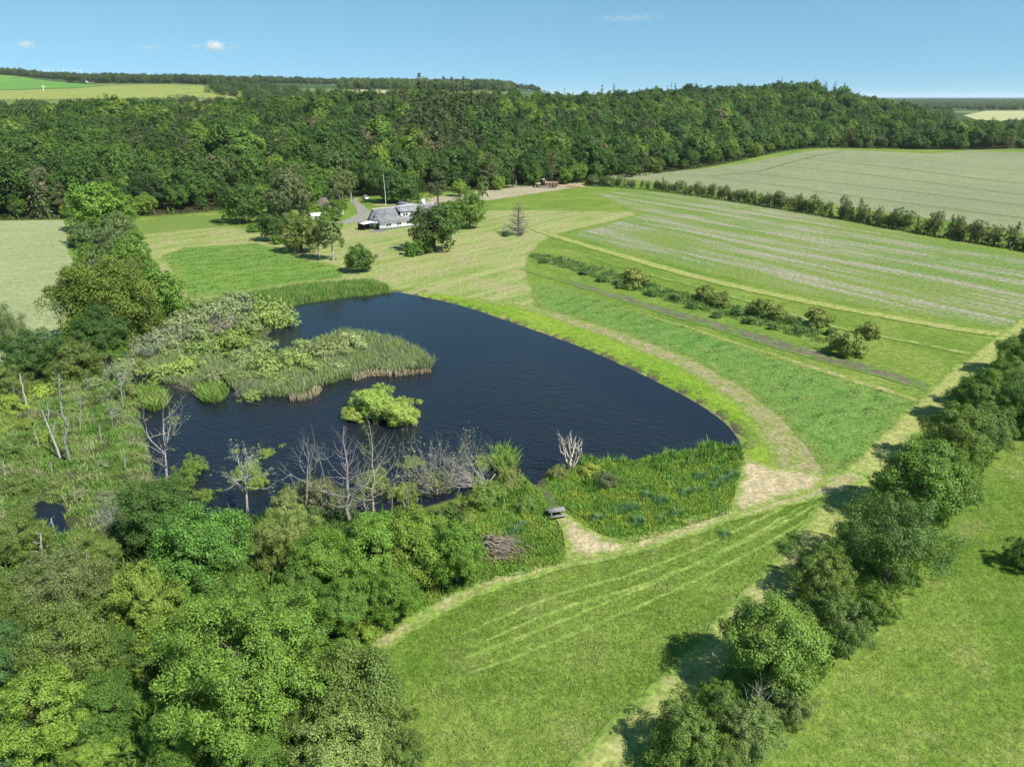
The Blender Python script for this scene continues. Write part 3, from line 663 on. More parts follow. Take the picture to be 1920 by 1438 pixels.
# ---------------------------------------------------------------- the wood at the lower left
for a in [
 ('great',452,1240,168,(.086,.148,.026),"huge mid green tree dominating the lower left wood",.92), ('maple',385,1035,95,EME,"deep emerald tree between the dark oak and the pale green row",1),
 ('oak',292,965,72,DRK,"dark green oak at the pond's near left corner",1), ('ash',268,1130,72,(.125,.17,.034),"yellow green feathery tree beside the emerald tree",1),
 ('willow',120,1215,105,OLI,"olive willow with a pale trunk in the lower left wood",1), ('ash',85,1335,88,LIM,"yellowish green tree near the lower left corner",.9),
 ('maple',195,1320,66,(.06,.112,.022),"mid green tree between the yellowish corner tree and the huge tree",1), ('oak',655,1300,102,OLI,"dark olive oak at the edge of the lower meadow",1),
 ('willow',640,1405,105,PAL,"pale olive tree cut by the bottom edge beside the meadow",.9), ('willow',535,1000,62,PAL,"pale green willow next to the emerald tree",1),
 ('maple',610,1050,64,(.09,.165,.028),"bright green tree behind the huge tree and left of two alike",1), ('maple',700,1030,74,BRI,"bright green tree in the middle of the row near the pond",1),
 ('maple',785,1020,72,LIM,"lime green tree near the snags in the row by the pond",1), ('ash',855,1030,60,BRI,"bright green tree at the right end of the row beside the brush pile",1.05),
 ('maple',645,1135,60,(.085,.16,.028),"bright green tree above the sandy path's left end",.95), ('ash',735,1110,58,GRN,"fresh green tree bordering the curving path",.95),
 ('maple',8,1235,66,TEA,"bluish dark green tree on the left picture edge",1), ('maple',10,1400,60,TEA,"bluish green tree in the lower left corner",.8),
 ('willow',120,1095,78,GRY,"sparse greyish willow with white stems in the wood",1.1), ('thorn',35,1010,55,OLI,"olive bush tree beside the small marsh pool",1),
 ('ash',548,1118,58,(.066,.12,.024),"green tree tucked behind the huge tree's right shoulder",1), ('maple',480,1420,66,(.07,.13,.024),"green tree at the bottom edge below the huge tree",.7),
 ('ash',330,1365,60,MID,"small green tree below the huge tree beside the grassy gap",.8), ('maple',200,1215,50,DRK,"shaded green tree between the olive willow and the huge tree",1),
 ('oak',436,1118,58,(.058,.108,.022),"green tree between the emerald tree and the huge tree",1), ('thorn',170,1400,50,LIM,"low lime green bush near the lower left corner",.7),
 ('willow',560,1330,70,OLI,"olive tree between the huge tree and the dark olive oak",1), ('willow',30,1130,70,OLI,"olive green willow on the left edge above the bluish tree",1),
 ('thorn',740,1400,70,OLI,"olive bush reaching into the meadow at the bottom edge",.9), ('maple',180,1040,42,OLI,"olive bush among white snags above the sparse willow",1),
 ]: tree(*a[:4], tuple(.82 * c + .20 * g for c, g in zip(a[4], (.090,.158,.030))), a[5], kz=a[6])
for a in [('shrub',690,1185,26,LIM,"low lime shrub where the curving path starts"), ('shrub',655,1215,24,BRI,"green shrub in front of the dark olive oak"), ('shrub',770,1115,24,BRI,"low green shrub under the row beside the path"),
          ('shrub',880,1078,20,GRN,"small green shrub beside the brush pile"), ('shrub',720,1150,20,BRI,"small shrub on the verge of the curving path")]:
    tree(*a, name="shrub", cat="shrub")

# ---------------------------------------------------------------- the hedge of trees along the mown track
for a in [
 ('thorn',1290,1385,72,OLI,"olive hedge tree at the bottom edge beside the mown track",1), ('thorn',1400,1360,66,GRY,"greyish hedge bush with bare twigs at the bottom edge",.9),
 ('maple',1448,1205,84,(.100,.150,.030),"big rounded yellowish green maple in the hedge",1.08), ('thorn',1575,1165,66,DGR,"grey green hedge tree behind the big rounded maple",1),
 ('thorn',1655,1135,38,YEL,"small yellowish bush on the field side of the hedge",1), ('thorn',1545,1075,58,OLI,"twiggy olive hedge tree above the rounded maple",1),
 ('willow',1680,1010,92,DGR,"large dark grey green hedge tree halfway up the track",.95), ('thorn',1620,1010,50,MID,"green hedge tree on the track side of the large dark one",1),
 ('maple',1735,905,78,MID,"green hedge maple above the large dark tree",.95), ('thorn',1790,900,52,OLI,"olive hedge tree on the field side of the green maple",1),
 ('ash',1795,815,58,OLI,"yellowish olive hedge tree beside the clover strip's end",.9), ('thorn',1850,805,50,DGR,"grey green hedge tree on the meadow side",1),
 ('maple',1838,745,50,MID,"rounded green hedge tree beside the track",1), ('ash',1885,715,46,OLI,"yellow tipped hedge tree close to the right edge",1),
 ('oak',1925,760,55,DRK,"dark hedge tree at the right picture edge",1), ('maple',1925,660,42,MID,"last hedge tree before the mown path corner",1),
 ('thorn',1925,1040,34,DRK,"dark lone bush cut by the right picture edge",1), ('thorn',1480,1310,44,GRY,"pale grey hedge bush below the rounded maple",1),
 ('thorn',1345,1310,44,MID,"low green hedge bush in the shade of the rounded maple",.8), ('thorn',1350,1432,60,OLI,"olive hedge tree cut by the bottom picture edge",.8),
 ]: tree(a[0], a[1], a[2], a[3] * 1.08, tuple(.55 * c * f + .45 * g for c, f, g in zip(a[4], (1.05, 1.12, 1.0), (.086,.142,.034))), a[5], kz=a[6], group="trees of the long hedge")

# ---------------------------------------------------------------- the tree belt between the crop field and the garden
for a in [
 ('oak',200,560,88,(.085,.125,.022),"large olive green oak at the near end of the tree belt",1.0), ('oak',290,545,50,MID,"dark green oak beside the fresh garden meadow",1.0),
 ('maple',185,625,55,DRK,"shaded dark tree under the large olive oak",.9), ('oak',172,385,48,BRI,"bright green tree at the far end of the tree belt",1.0),
 ('spruce',132,415,20,DGR,"dark conifer on the crop field side of the tree belt",1.0), ('thorn',215,425,34,DGR,"greyish brown shrub tree below the bright green belt tree",1.0),
 ('pine',190,462,32,DGR,"dark grey green pine in the tree belt",.8), ('thorn',240,470,34,MID,"green tree in the middle of the belt",1.0),
 ('thorn',245,512,36,OLI,"olive tree just above the large belt oak",1.0), ('thorn',196,505,34,GRY,"grey leaved tree above the large belt oak",.9),
 ('maple',225,392,34,GRN,"green tree right of the bright belt tree",1.0), ('thorn',160,500,22,LIM,"small yellow green bush on the crop field side of the belt",1.0),
 ('thorn',60,665,62,DRK,"dark olive thicket tree left of the marsh",.9), ('thorn',140,672,52,OLI,"olive thicket tree between marsh and belt oak",.9),
 ('willow',2,615,42,DGR,"dark willow at the left picture edge beside the crop field",1.1), ('thorn',5,720,50,OLI,"olive bush on the left edge of the marsh",.8),
 ('thorn',150,440,26,DGR,"dark bush tree beside the crop field's far corner",1.0), ('thorn',178,430,28,MID,"green tree inside the upper tree belt",1.0), ('thorn',215,452,28,DGR,"grey green tree in the belt below the brownish shrub tree",1.0), ('thorn',165,475,26,MID,"green bush tree on the field side of the belt's middle",1.0),
 ('thorn',215,490,30,MID,"green tree right behind the white flowering bush",1.0), ('thorn',250,445,20,MID,"small green tree on the lawn side of the upper belt",1.0), ('oak',265,530,38,(.06,.11,.022),"dark green oak between the two near belt oaks",1.0), ('thorn',150,530,26,OLI,"olive bush tree left of the large belt oak",1.0),
 ('thorn',205,655,36,MID,"green bush at the foot of the belt oak",.8), ('maple',268,500,26,MID,"small rounded tree beside the mown lawn edge",1.0),
 ]: tree(*a[:5], a[5], kz=a[6])
tree('shrub', 208, 467, 13, (.5,.47,.38), "white flowering bush in the tree belt", name="shrub", cat="shrub")

# ---------------------------------------------------------------- trees round the farmhouse
for a in [
 ('oak',813,425,46,(.05,.088,.02),"dark spreading oak in front of the white farmhouse",1.0), ('maple',880,390,31,(.085,.145,.028),"rounded green tree at the right end of the farmhouse",1.12),
 ('ash',846,402,24,MID,"green tree between the dark oak and the rounded tree",1.0), ('maple',675,484,29,(.06,.115,.022),"neat round bush tree on the lawn near the pond",.85),
 ('oak',508,424,24,DRK,"small dark tree beside the fresh garden meadow",1.15), ('oak',562,438,36,(.085,.115,.03),"broad olive tree left of the white stemmed birches",1.0),
 ('birch',620,434,27,(.095,.125,.038),"taller birch with a white stem on the lawn",.85), ('birch',594,440,24,(.1,.125,.04),"smaller birch with a white stem beside the taller one",.8),
 ('oak',450,380,38,(.055,.098,.022),"rounded dark tree standing out from the forest edge",1.0), ('ash',540,358,44,(.078,.100,.046),"big greyish pine left of the farmhouse",1.05),
 ('birch',634,345,18,(.11,.13,.055),"slender drooping birch behind the driveway",1.1), ('spruce',782,352,17,DRK,"dark spruce rising behind the farmhouse chimney",1.0),
 ('maple',590,395,17,LIM,"yellowish green round bush in front of the sheds",.9), ('oak',735,345,34,DRK,"dark tree shading the parked car",1.0), ('oak',700,335,28,DRK,"dark tree left of the flagpole",1.1),
 ('maple',628,392,20,MID,"green bush tree beside the driveway",1.0),
 ]: tree(*a[:5], a[5], kz=a[6])
for a in [('oak',500,372,30,MID,"green tree left of the big grey pine",1.0), ('thorn',520,392,20,DGR,"grey green bush tree at the foot of the big grey pine",1.0), ('maple',580,362,26,MID,"green tree between the big pine and the slender birch",1.1),
 ('birch',655,340,16,(.09,.12,.04),"second slender birch beside the driveway end",1.0), ('oak',610,352,24,(.06,.105,.024),"dark green tree behind the brown shed",1.1), ('thorn',640,384,12,MID,"round bush on the driveway's inner bend",1.0),
 ('oak',760,352,26,(.05,.09,.022),"dark tree behind the farmhouse roof",1.1), ('thorn',552,412,15,GRN,"green bush left of the small white shed",1.0), ('thorn',606,412,14,GRN,"green bush right of the small white shed",1.0), ('pine',820,345,22,(.075,.095,.042),"grey green pine right of the chimney",.9), ('birch',905,352,13,(.1,.135,.04),"slim birch at the yard's upper edge",1.0),
 ('maple',860,352,15,LIM,"bright bush tree at the yard's left end",1.0), ('maple',935,342,13,LIM,"bright bush tree above the dirt yard",1.0), ('oak',1000,332,16,GRN,"green bush tree just behind the logging vehicle",1.0), ('oak',1060,330,15,GRN,"green bush tree behind the log heap",1.0)]: tree(*a[:5], a[5], kz=a[6])
for a in [('spruce',563,398,9,(.12,.15,.14),"small blue spruce beside the big grey pine"), ('spruce',578,395,8,(.13,.16,.15),"second small blue spruce next to the sheds")]: tree(*a)
for a in [('shrub',776,466,19,(.075,.14,.026),"low clipped bush under the dark oak"), ('shrub',800,462,17,(.06,.115,.022),"low bush merging with the clipped one"), ('shrub',475,428,11,MID,"small bush beside the dark garden tree"),
          ('shrub',520,450,11,GRN,"small bush below the dark garden tree")]: tree(*a, name="shrub", cat="shrub")

# ---------------------------------------------------------------- flowering bushes in the herb strip
for i, (u, v, r, lab) in enumerate([(1190,522,26,"yellow flowered elder nearest the farmhouse in the herb strip"), (1322,550,20,"flowering elder, second from the farmhouse in the herb strip"), (1350,562,20,"flowering elder joined to the second one"),
        (1430,578,25,"wide flowering elder in the middle of the herb strip"), (1460,588,18,"flowering elder beside the wide one"), (1535,596,24,"flowering elder above the gap in the herb strip"),
        (1628,620,22,"smaller of the two elders at the herb strip's end"), (1590,645,33,"largest elder, at the lower end of the herb strip")]):
    tree('shrub', u, v, r, (.135,.168,.048), lab, kz=.95, name="elder_bush", cat="shrub", group="elders in the herb strip")

for i, (u, v, r, lab) in enumerate([(1020,488,9,"at the strip's upper end"), (1095,510,9,"below the strip's upper end"), (1130,522,11,"left of the first elder"), (1165,535,10,"under the first elder"), (1225,548,12,"right of the first elder"), (1265,556,12,"between the first two elders"), (1300,572,11,"below the second elder"),
        (1385,583,13,"left of the wide elder"), (1405,600,12,"below the wide elder"), (1490,600,12,"right of the wide elder"), (1500,618,11,"below the fifth elder"), (1560,622,12,"above the largest elder"), (1450,612,10,"on the strip's lower side"), (1345,590,10,"on its lower side near the second elder")]):
    tree('shrub', u, v, r, (.075,.135,.045), "small dark green bush in the herb strip " + lab, kz=.85, name="herb_bush", cat="shrub", group="bushes of the herb strip")

# ---------------------------------------------------------------- willows and sallows in the pond
for a in [
 ('shrub',700,752,42,(.165,.215,.045),"larger pale green willow bush on the islet",1.0), ('shrub',745,772,36,(.165,.215,.045),"right half of the pale green islet bushes",.95), ('shrub',672,770,27,(.16,.205,.045),"left low bush of the islet",.8),
 ('sallow',786,753,8,(.17,.2,.05),"tiny leafy sprig sticking out of the open water",1.0),
 ('sallow',500,590,44,(.135,.185,.05),"rounded willow at the reed bed's far end",1.1), ('sallow',535,600,26,(.14,.19,.05),"small willow on the open water side of the rounded one",1.0), ('sallow',450,570,40,GRY,"greyish willow thicket near the mown lawn",1.0),
 ('sallow',395,590,44,GRY,"grey half bare willow above the reed bed",1.0), ('sallow',340,610,42,GRY,"grey half bare willow beside the belt oak",1.0), ('sallow',290,640,40,(.12,.135,.075),"dull grey willow left of the reed bed",1.0),
 ('sallow',440,640,42,(.125,.17,.04),"olive willow in the middle of the reed bed",1.0), ('sallow',385,655,36,(.125,.165,.05),"green willow behind the front reed islet",1.0), ('sallow',345,690,38,(.15,.19,.05),"yellow green willow on the front reed islet",1.0),
 ('sallow',300,700,28,(.14,.185,.05),"willow at the left tip of the front islet",1.0), ('sallow',400,705,26,(.14,.155,.07),"pale willow at the right of the front islet",1.0), ('sallow',500,690,42,(.13,.16,.05),"olive willow in the large reed island",1.0),
 ('sallow',555,680,40,(.135,.17,.05),"green willow in the large reed island",1.0), ('sallow',610,660,38,(.14,.165,.07),"pale willow at the top of the reed island",1.05), ('sallow',660,645,34,(.15,.18,.08),"highest pale willow on the reed island",1.1),
 ('sallow',260,590,36,(.1,.105,.065),"grey bare looking bush below the belt oaks",.9), ('sallow',470,740,22,(.13,.17,.05),"low willow on the reed island's near edge",.9),
 ('sallow',305,645,34,GRY,"grey willow between belt oak and marsh",1.0), ('sallow',235,690,34,(.13,.165,.06),"pale bush at the top of the marsh",1.0), ('sallow',360,570,26,(.13,.17,.055),"green bush at the lawn edge above the grey willows",.9),
 ('sallow',372,625,34,(.135,.165,.07),"pale willow filling the middle of the thicket",1.0), ('sallow',325,655,32,(.135,.165,.07),"pale green willow behind the yellow green one",1.0), ('sallow',470,612,34,(.13,.17,.06),"green willow left of the dark water gap",1.0), ('sallow',590,690,30,(.14,.18,.06),"green bush near the island's straw reeds",.8),
 ('sallow',525,715,28,(.14,.18,.06),"low green bush at the island's near shore",.8), ('sallow',635,690,26,(.15,.185,.085),"pale low bush on the island's slope",.8), ('sallow',420,580,34,(.14,.175,.07),"pale willow on the lawn side of the thicket",.9),
 ('sallow',490,655,34,(.13,.165,.06),"willow bridging the thicket and the reed island",.9), ('sallow',455,675,30,(.135,.17,.07),"pale willow between the front islet and the island",.9), ('sallow',430,700,24,(.135,.165,.07),"low willow closing the channel beside the front islet",.9),
 ('sallow',465,710,26,(.135,.17,.06),"willow at the island's left end",.9), ('sallow',570,650,26,(.14,.175,.065),"willow along the island's upper side",.9), ('sallow',255,655,28,(.13,.155,.075),"grey green willow at the top of the dark channel",1.0),
 ('sallow',420,615,34,(.13,.13,.09),"most twiggy grey willow in the thicket",.9),
 ]: tree(a[0], a[1], a[2], a[3] * 1.05, tuple(min(.4, c * f) for c, f in zip(a[4], (1.28, 1.32, 1.5))), a[5], kz=a[6] * .85, z0=WATER_Z, name="willow_bush", cat="shrub", group="willows standing in the pond")
for a in [
 ('sallow',468,882,22,(.15,.205,.05),"leafy middle of the pale leaning willow over the near water",1.1), ('sallow',482,906,20,(.15,.2,.05),"lower part of the pale leaning willow clump",1.0), ('sallow',500,852,15,(.155,.2,.055),"upper leafy branch of the leaning willow",.8),
 ('sallow',528,838,10,(.155,.2,.055),"leafy tip of the leaning willow out over the water",.7), ('sallow',441,850,11,(.15,.195,.055),"small leafy spray left of the leaning willow's top",.7), ('sallow',446,896,17,(.15,.17,.09),"greyish twiggy bush left of the leaning willow",.9),
 ('sallow',360,880,24,(.105,.15,.03),"green alder sprays beside the bare tree",1.2), ('sallow',330,915,30,(.095,.14,.03),"olive alder below the bare tree",1.1),
 ('sallow',385,930,22,(.105,.145,.03),"alder spray hanging over the water",.8), ('sallow',770,870,20,(.14,.175,.05),"flat topped bush left of the grey willow",.7), ('sallow',820,905,30,(.14,.165,.07),"lower leafy part of the big grey willow",.9),
 ('sallow',905,870,20,(.15,.19,.05),"round green bush at the water right of the grey willow",1.0), ('sallow',700,905,30,(.145,.175,.06),"leafy scrub among the snags",1.0), ('sallow',760,925,28,(.15,.19,.045),"yellow green scrub behind the two snags",1.0),
 ('sallow',600,925,40,(.125,.135,.07),"greyish scrub under the dead branches",.8), ('sallow',640,945,34,(.13,.155,.06),"low scrub at the foot of the dead conifer",.8), ('sallow',540,935,30,(.14,.155,.06),"scrub left of the dead branches",.9),
 ('sallow',905,930,34,(.12,.17,.04),"green bush above the brush pile",.9), ('sallow',985,945,22,(.115,.165,.04),"rounded bush left of the picnic table",.9), ('sallow',955,900,24,(.15,.165,.055),"sedge topped bush at the landing",1.1),
 ('sallow',1140,900,24,(.09,.105,.05),"dark scrubby bush in the right hand marsh",.8), ('sallow',1045,885,18,(.12,.13,.05),"round dark bush on the landing's right shore",.9), ('sallow',1110,880,22,(.19,.215,.04),"yellow green bush beside the bleached dead tree",.7),
 ]: tree(a[0], a[1], a[2], a[3] * 1.2, tuple(min(.4, c * f) for c, f in zip(a[4], (1.18, 1.24, 1.35))), a[5], kz=a[6], name="willow_bush", cat="shrub", group="scrub along the near shore")
for a in [
 ('sallow',30,760,34,YEL,"yellow leaved bush left of the leaning birch snag",.9), ('sallow',75,735,26,(.18,.22,.04),"bright yellow bush behind the leaning birch snag",.9), ('sallow',20,840,34,OLI,"olive bush on the left edge of the marsh near a stump",.8),
 ('sallow',85,820,22,(.15,.2,.035),"yellow green bush in front of the forked snag",.8), ('sallow',240,735,26,(.12,.145,.05),"bush at the marsh corner by the dark channel",1.1), ('sallow',225,700,24,GRY,"grey bush at the upper end of the marsh",1.2),
 ('sallow',30,910,36,OLI,"olive bush at the lower left of the marsh",.8), ('sallow',215,770,18,GRY,"small grey bare bush in the marsh",1.0), ('sallow',35,690,40,(.12,.145,.04),"olive bush below the dark thicket",.9),
 ('sallow',60,700,24,OLI,"olive bush behind the broken white snag",1.0), ('sallow',110,715,26,(.12,.155,.05),"green bush left of the tallest snag's top",1.0), ('sallow',175,720,22,(.13,.16,.07),"pale bush right of the thin birch pole",1.0), ('sallow',200,745,20,GRY,"grey bush in the upper right of the marsh",1.0), ('sallow',10,800,26,(.14,.18,.04),"yellowish bush at the marsh's left edge",.9),
 ('sallow',50,795,20,(.14,.18,.04),"yellowish bush between the left snags",.9), ('sallow',60,860,24,OLI,"olive bush below the thin pale snag",.9), ('sallow',155,860,18,(.12,.16,.05),"green bush right of the tallest snag's foot",.8), ('sallow',190,870,16,GRY,"small grey bush in the middle of the marsh",.8), ('sallow',100,905,24,(.12,.15,.05),"green bush above the small pool",.8),
 ('sallow',150,925,22,(.135,.16,.07),"pale bush right of the small pool's top",.8), ('sallow',250,850,14,(.13,.17,.05),"green bush on the marsh's water edge",.9), ('sallow',255,905,18,(.12,.15,.05),"bush at the shore beside the pale bare tree",.9), ('sallow',40,960,26,OLI,"olive bush left of the small pool",.8), ('sallow',130,770,16,(.12,.16,.05),"small bush between the forked and the tallest snag",.8),
 ('sallow',150,1010,26,(.14,.17,.05),"pale bush beside the small pool",.8), ('sallow',200,930,26,GRY,"grey dead looking bush low in the marsh",.8), ('sallow',235,975,24,GRY,"grey twiggy bush above the dark oak",.8),
 ]: tree(*a[:4], tuple(min(.4, c * f) for c, f in zip(a[4], (1.15, 1.22, 1.35))), a[5], kz=a[6], name="marsh_bush", cat="shrub", group="bushes in the left marsh")

# ---------------------------------------------------------------- the row of young trees between the meadow and the crop field
ROW = catmull(hits([(1098,347),(1200,354),(1300,366),(1400,381),(1500,397),(1600,414),(1700,433),(1800,450),(1920,470),(2010,486)]), 60)
dd = np.concatenate([[0], np.cumsum(np.hypot(*np.diff(ROW, axis=0).T))]); pos, k = 3.0, 0
ORD = lambda n: f"{n}{'th' if 10 <= n % 100 <= 20 else {1:'st',2:'nd',3:'rd'}.get(n % 10, 'th')}"
while pos < dd[-1] - 1:
    x, y = np.interp(pos, dd, ROW[:, 0]), np.interp(pos, dd, ROW[:, 1]); k += 1
    s = trees_r.uniform(.75, 1.15) * (.75 + .35 * min(pos / 120, 1)); kz = trees_r.uniform(.75, 1.2)
    kind = ('young' if trees_r.uniform() < .22 else 'sapling') if k > 7 else 'shrub'
    if kind == 'shrub': s = trees_r.uniform(1.2, 1.7)
    plant(kind, x + trees_r.normal(0, .5), y + trees_r.normal(0, .5), Hs(x, y) - .05, s, (.108,.122,.054) if kind != 'shrub' and trees_r.uniform() < .7 else (.085,.12,.04),
          f"{ORD(k)} tree from the logging vehicle in the row of young trees", "young trees between the meadow and the crop field", name="young_tree" if kind != 'shrub' else "hedge_bush", kz=kz, near=1, lean=trees_r.normal(-.03, .06))
    pos += trees_r.choice([1.3, 1.7, 2.1, 3.2], p=[.3, .35, .25, .1]) * (1.0 if k > 7 else 1.1)

# ---------------------------------------------------------------- the forest
fr = np.random.default_rng(5)
def region_phrase(u, v):
    if u < 130: return "above the pale crop field"
    if u < 260: return "behind the tree belt"
    if u < 480: return "behind the back meadow"
    if u < 660: return "behind the sheds"
    if u < 830: return "behind the farmhouse"
    if u < 980: return "behind the dirt yard"
    if u < 1110: return "behind the logging vehicle"
    if u < 1560: return "beside the far crop field"
    return "beyond the crop field"
cand = []
step = 9.3
gx, gy = np.meshgrid(np.arange(-760, 640, step), np.arange(236, 1010, step))
gx = (gx + (np.arange(gx.shape[0]) % 2)[:, None] * step / 2).ravel(); gy = gy.ravel()
gx = gx + fr.uniform(-2.6, 2.6, gx.shape); gy = gy + fr.uniform(-2.6, 2.6, gy.shape)
Dg = gy - foot(gx)
keep = (Dg > 1.5) & (np.abs(gx / gy) < .80) & (Dg < 470) & ~((gx > 430) & (Dg > 130)) & ~((gx > 520) & (Dg > 60))
keep &= ~((gx > -70) & (gx < -45) & (gy < 322) & (gy > 300))
gx, gy, Dg = gx[keep], gy[keep], Dg[keep]
conN, patchN, colN = Noise(31, 70), Noise(32, 45), Noise(33, 30)
cn, pn, kn = conN(gx, gy), patchN(gx, gy), colN(gx, gy)
su = 960 + 1435 * gx / gy
conw = np.exp(-((su - 840) / 120) ** 2) * .62 * ((Dg > 40) & (Dg < 330)) + .05 + .22 * np.exp(-((su - 200) / 110) ** 2) * (Dg > 90) * (Dg < 200)
kinds, cols, scl, kzs = [], [], [], []
for i in range(len(gx)):
    q = fr.uniform() - .28 * cn[i]
    dec = [(.030,.062,.017), (.041,.082,.018), (.056,.104,.021), (.086,.142,.027), (.052,.086,.027)]
    if q < conw[i]:
        kd = 'spruce' if fr.uniform() < .55 else 'pine'
        c = [(.040,.068,.024), (.050,.076,.028), (.070,.088,.040)][int(fr.integers(0, 3))] if kd == 'spruce' else [(.072,.090,.042), (.085,.100,.050), (.060,.082,.034)][int(fr.integers(0, 3))]
        s = fr.uniform(.95, 1.45) * (1.0 if kd == 'spruce' else .92)
    else:
        kd = 'beech'; w = np.clip(2.0 + 1.6 * pn[i] + fr.normal(0, .8), 0, 4); c = np.array(dec[int(w)]) * fr.uniform(.85, 1.15)
        if fr.uniform() < .012: c = (.115,.110,.070)
        elif fr.uniform() < .05: c = (.105,.160,.028)
        s = fr.choice([.62, .82, .98, 1.15, 1.4], p=[.18, .24, .28, .2, .1]) * fr.uniform(.95, 1.05)
    edge = Dg[i] < 14
    if edge and kd == 'beech': s *= fr.uniform(.55, .8)
    if gx[i] > 380: s *= .8
    kinds.append(kd); cols.append(c); scl.append(s); kzs.append(fr.uniform(.85, 1.12) * (.92 if edge else 1.0))
gz = H0(gx, gy)
order = np.argsort(gy * 1.0 + np.abs(gx) * .15 + Dg * .2)
in_v = np.abs(gx / gy) < .71
NAMED = [i for i in order if in_v[i]][:300]
COLW = lambda c: ("dark green " if c[1] < .085 else "pale green " if c[1] > .15 else "brownish " if c[0] > c[1] else "green ")
ROWW = ["front", "second", "third", "fourth", "fifth", "sixth", "seventh", "eighth", "ninth", "tenth", "eleventh", "twelfth"]
info = []
for i in NAMED:
    kd = kinds[i]; c = tuple(float(x) for x in cols[i]); u = 960 + 1435 * gx[i] / gy[i]
    what = COLW(c) + {'beech': "broadleaf tree", 'spruce': "spruce", 'pine': "pine"}[kd]; row = ROWW[min(int(Dg[i] / 9.3), 11)]
    info.append((region_phrase(u, 0), row, what, u, i, c, kd))
info.sort(key=lambda q: (q[0], q[1], q[2], q[3])); cnt = {}
for n, (ph, row, what, u, i, c, kd) in enumerate(info):
    k = (ph, row, what); cnt[k] = cnt.get(k, 0) + 1; many = sum(q[:3] == k for q in info) > 1
    lab = f"{ORD(cnt[k]) + ' ' if many else ''}{what} {'from left ' if many else ''}in {row} forest row {ph}"
    plant(kd, gx[i], gy[i], gz[i] - .3, scl[i], c, lab, "forest trees " + ph, name="forest_tree", kz=kzs[i], near=1 if Dg[i] < 26 or gy[i] < 285 else 2, var=int(fr.integers(0, 3 if kd == 'beech' else 2)))
i_ = int(np.argmin(np.hypot(gx - (-62), gy - 345))); plant('ash', gx[i_] + 2, gy[i_], gz[i_], 2.0, LIM, "tall lime green tree above the flagpole in the forest edge", "forest trees behind the farmhouse", name="forest_tree", kz=1.15, near=1)

for n, (u, Y, v, kd, w) in enumerate([(741,520,155,'spruce',.8), (752,540,159,'spruce',.7), (788,470,138,'spruce',1.0), (799,520,149,'spruce',.8), (806,500,151,'spruce',.8), (818,520,148,'spruce',.9), (832,500,142,'spruce',1.0), (848,540,145,'spruce',1.0),
        (857,530,149,'spruce',.9), (870,545,144,'spruce',1.1), (884,560,149,'spruce',1.0), (770,430,186,'spruce',1.0), (815,420,190,'spruce',1.1), (900,480,176,'spruce',1.0), (935,500,172,'spruce',1.0), (865,440,185,'spruce',1.0), (1128,800,160,'spruce',1.3), (1150,800,157,'spruce',1.2), (1490,880,155,'spruce',1.5), (1508,880,153,'spruce',1.5), (1527,880,153,'spruce',1.5), (1545,880,153,'spruce',1.5), (1562,880,154,'spruce',1.5), (1580,880,156,'spruce',1.5),
        (1265,800,156,'spruce',1.3), (60,430,225,'spruce',1.2), (195,400,228,'spruce',1.1), (245,420,222,'spruce',1.1), (268,400,245,'pine',1.0), (225,380,250,'pine',1.0)]):
    X = (u - 960) / 1435 * Y; zg = float(H0(X, Y)); hgt = top_height(Y, v) - zg; pr = proto(kd, n % 2, 2); sz_ = hgt / (pr[3] + pr[4])
    plant(kd, X, Y, zg - .3, sz_ * w, [(.040,.064,.026), (.05,.074,.03), (.036,.058,.022)][n % 3], f"{ORD(n + 1)} tall dark {kd} from the left rising above the forest canopy" if False else f"tall dark {kd} topping the forest " + ["above the farmhouse", "left of the farmhouse", "on the right hand hilltop", "on the middle skyline"][0 if 730 < u < 960 else 1 if u < 400 else 2 if u > 1400 else 3] + f", {ORD([q for q in [0] + list(range(1, 40))][n + 1])} of these conifers", "tall conifers above the canopy", name="tall_conifer", kz=1 / w, near=2, var=n % 2)

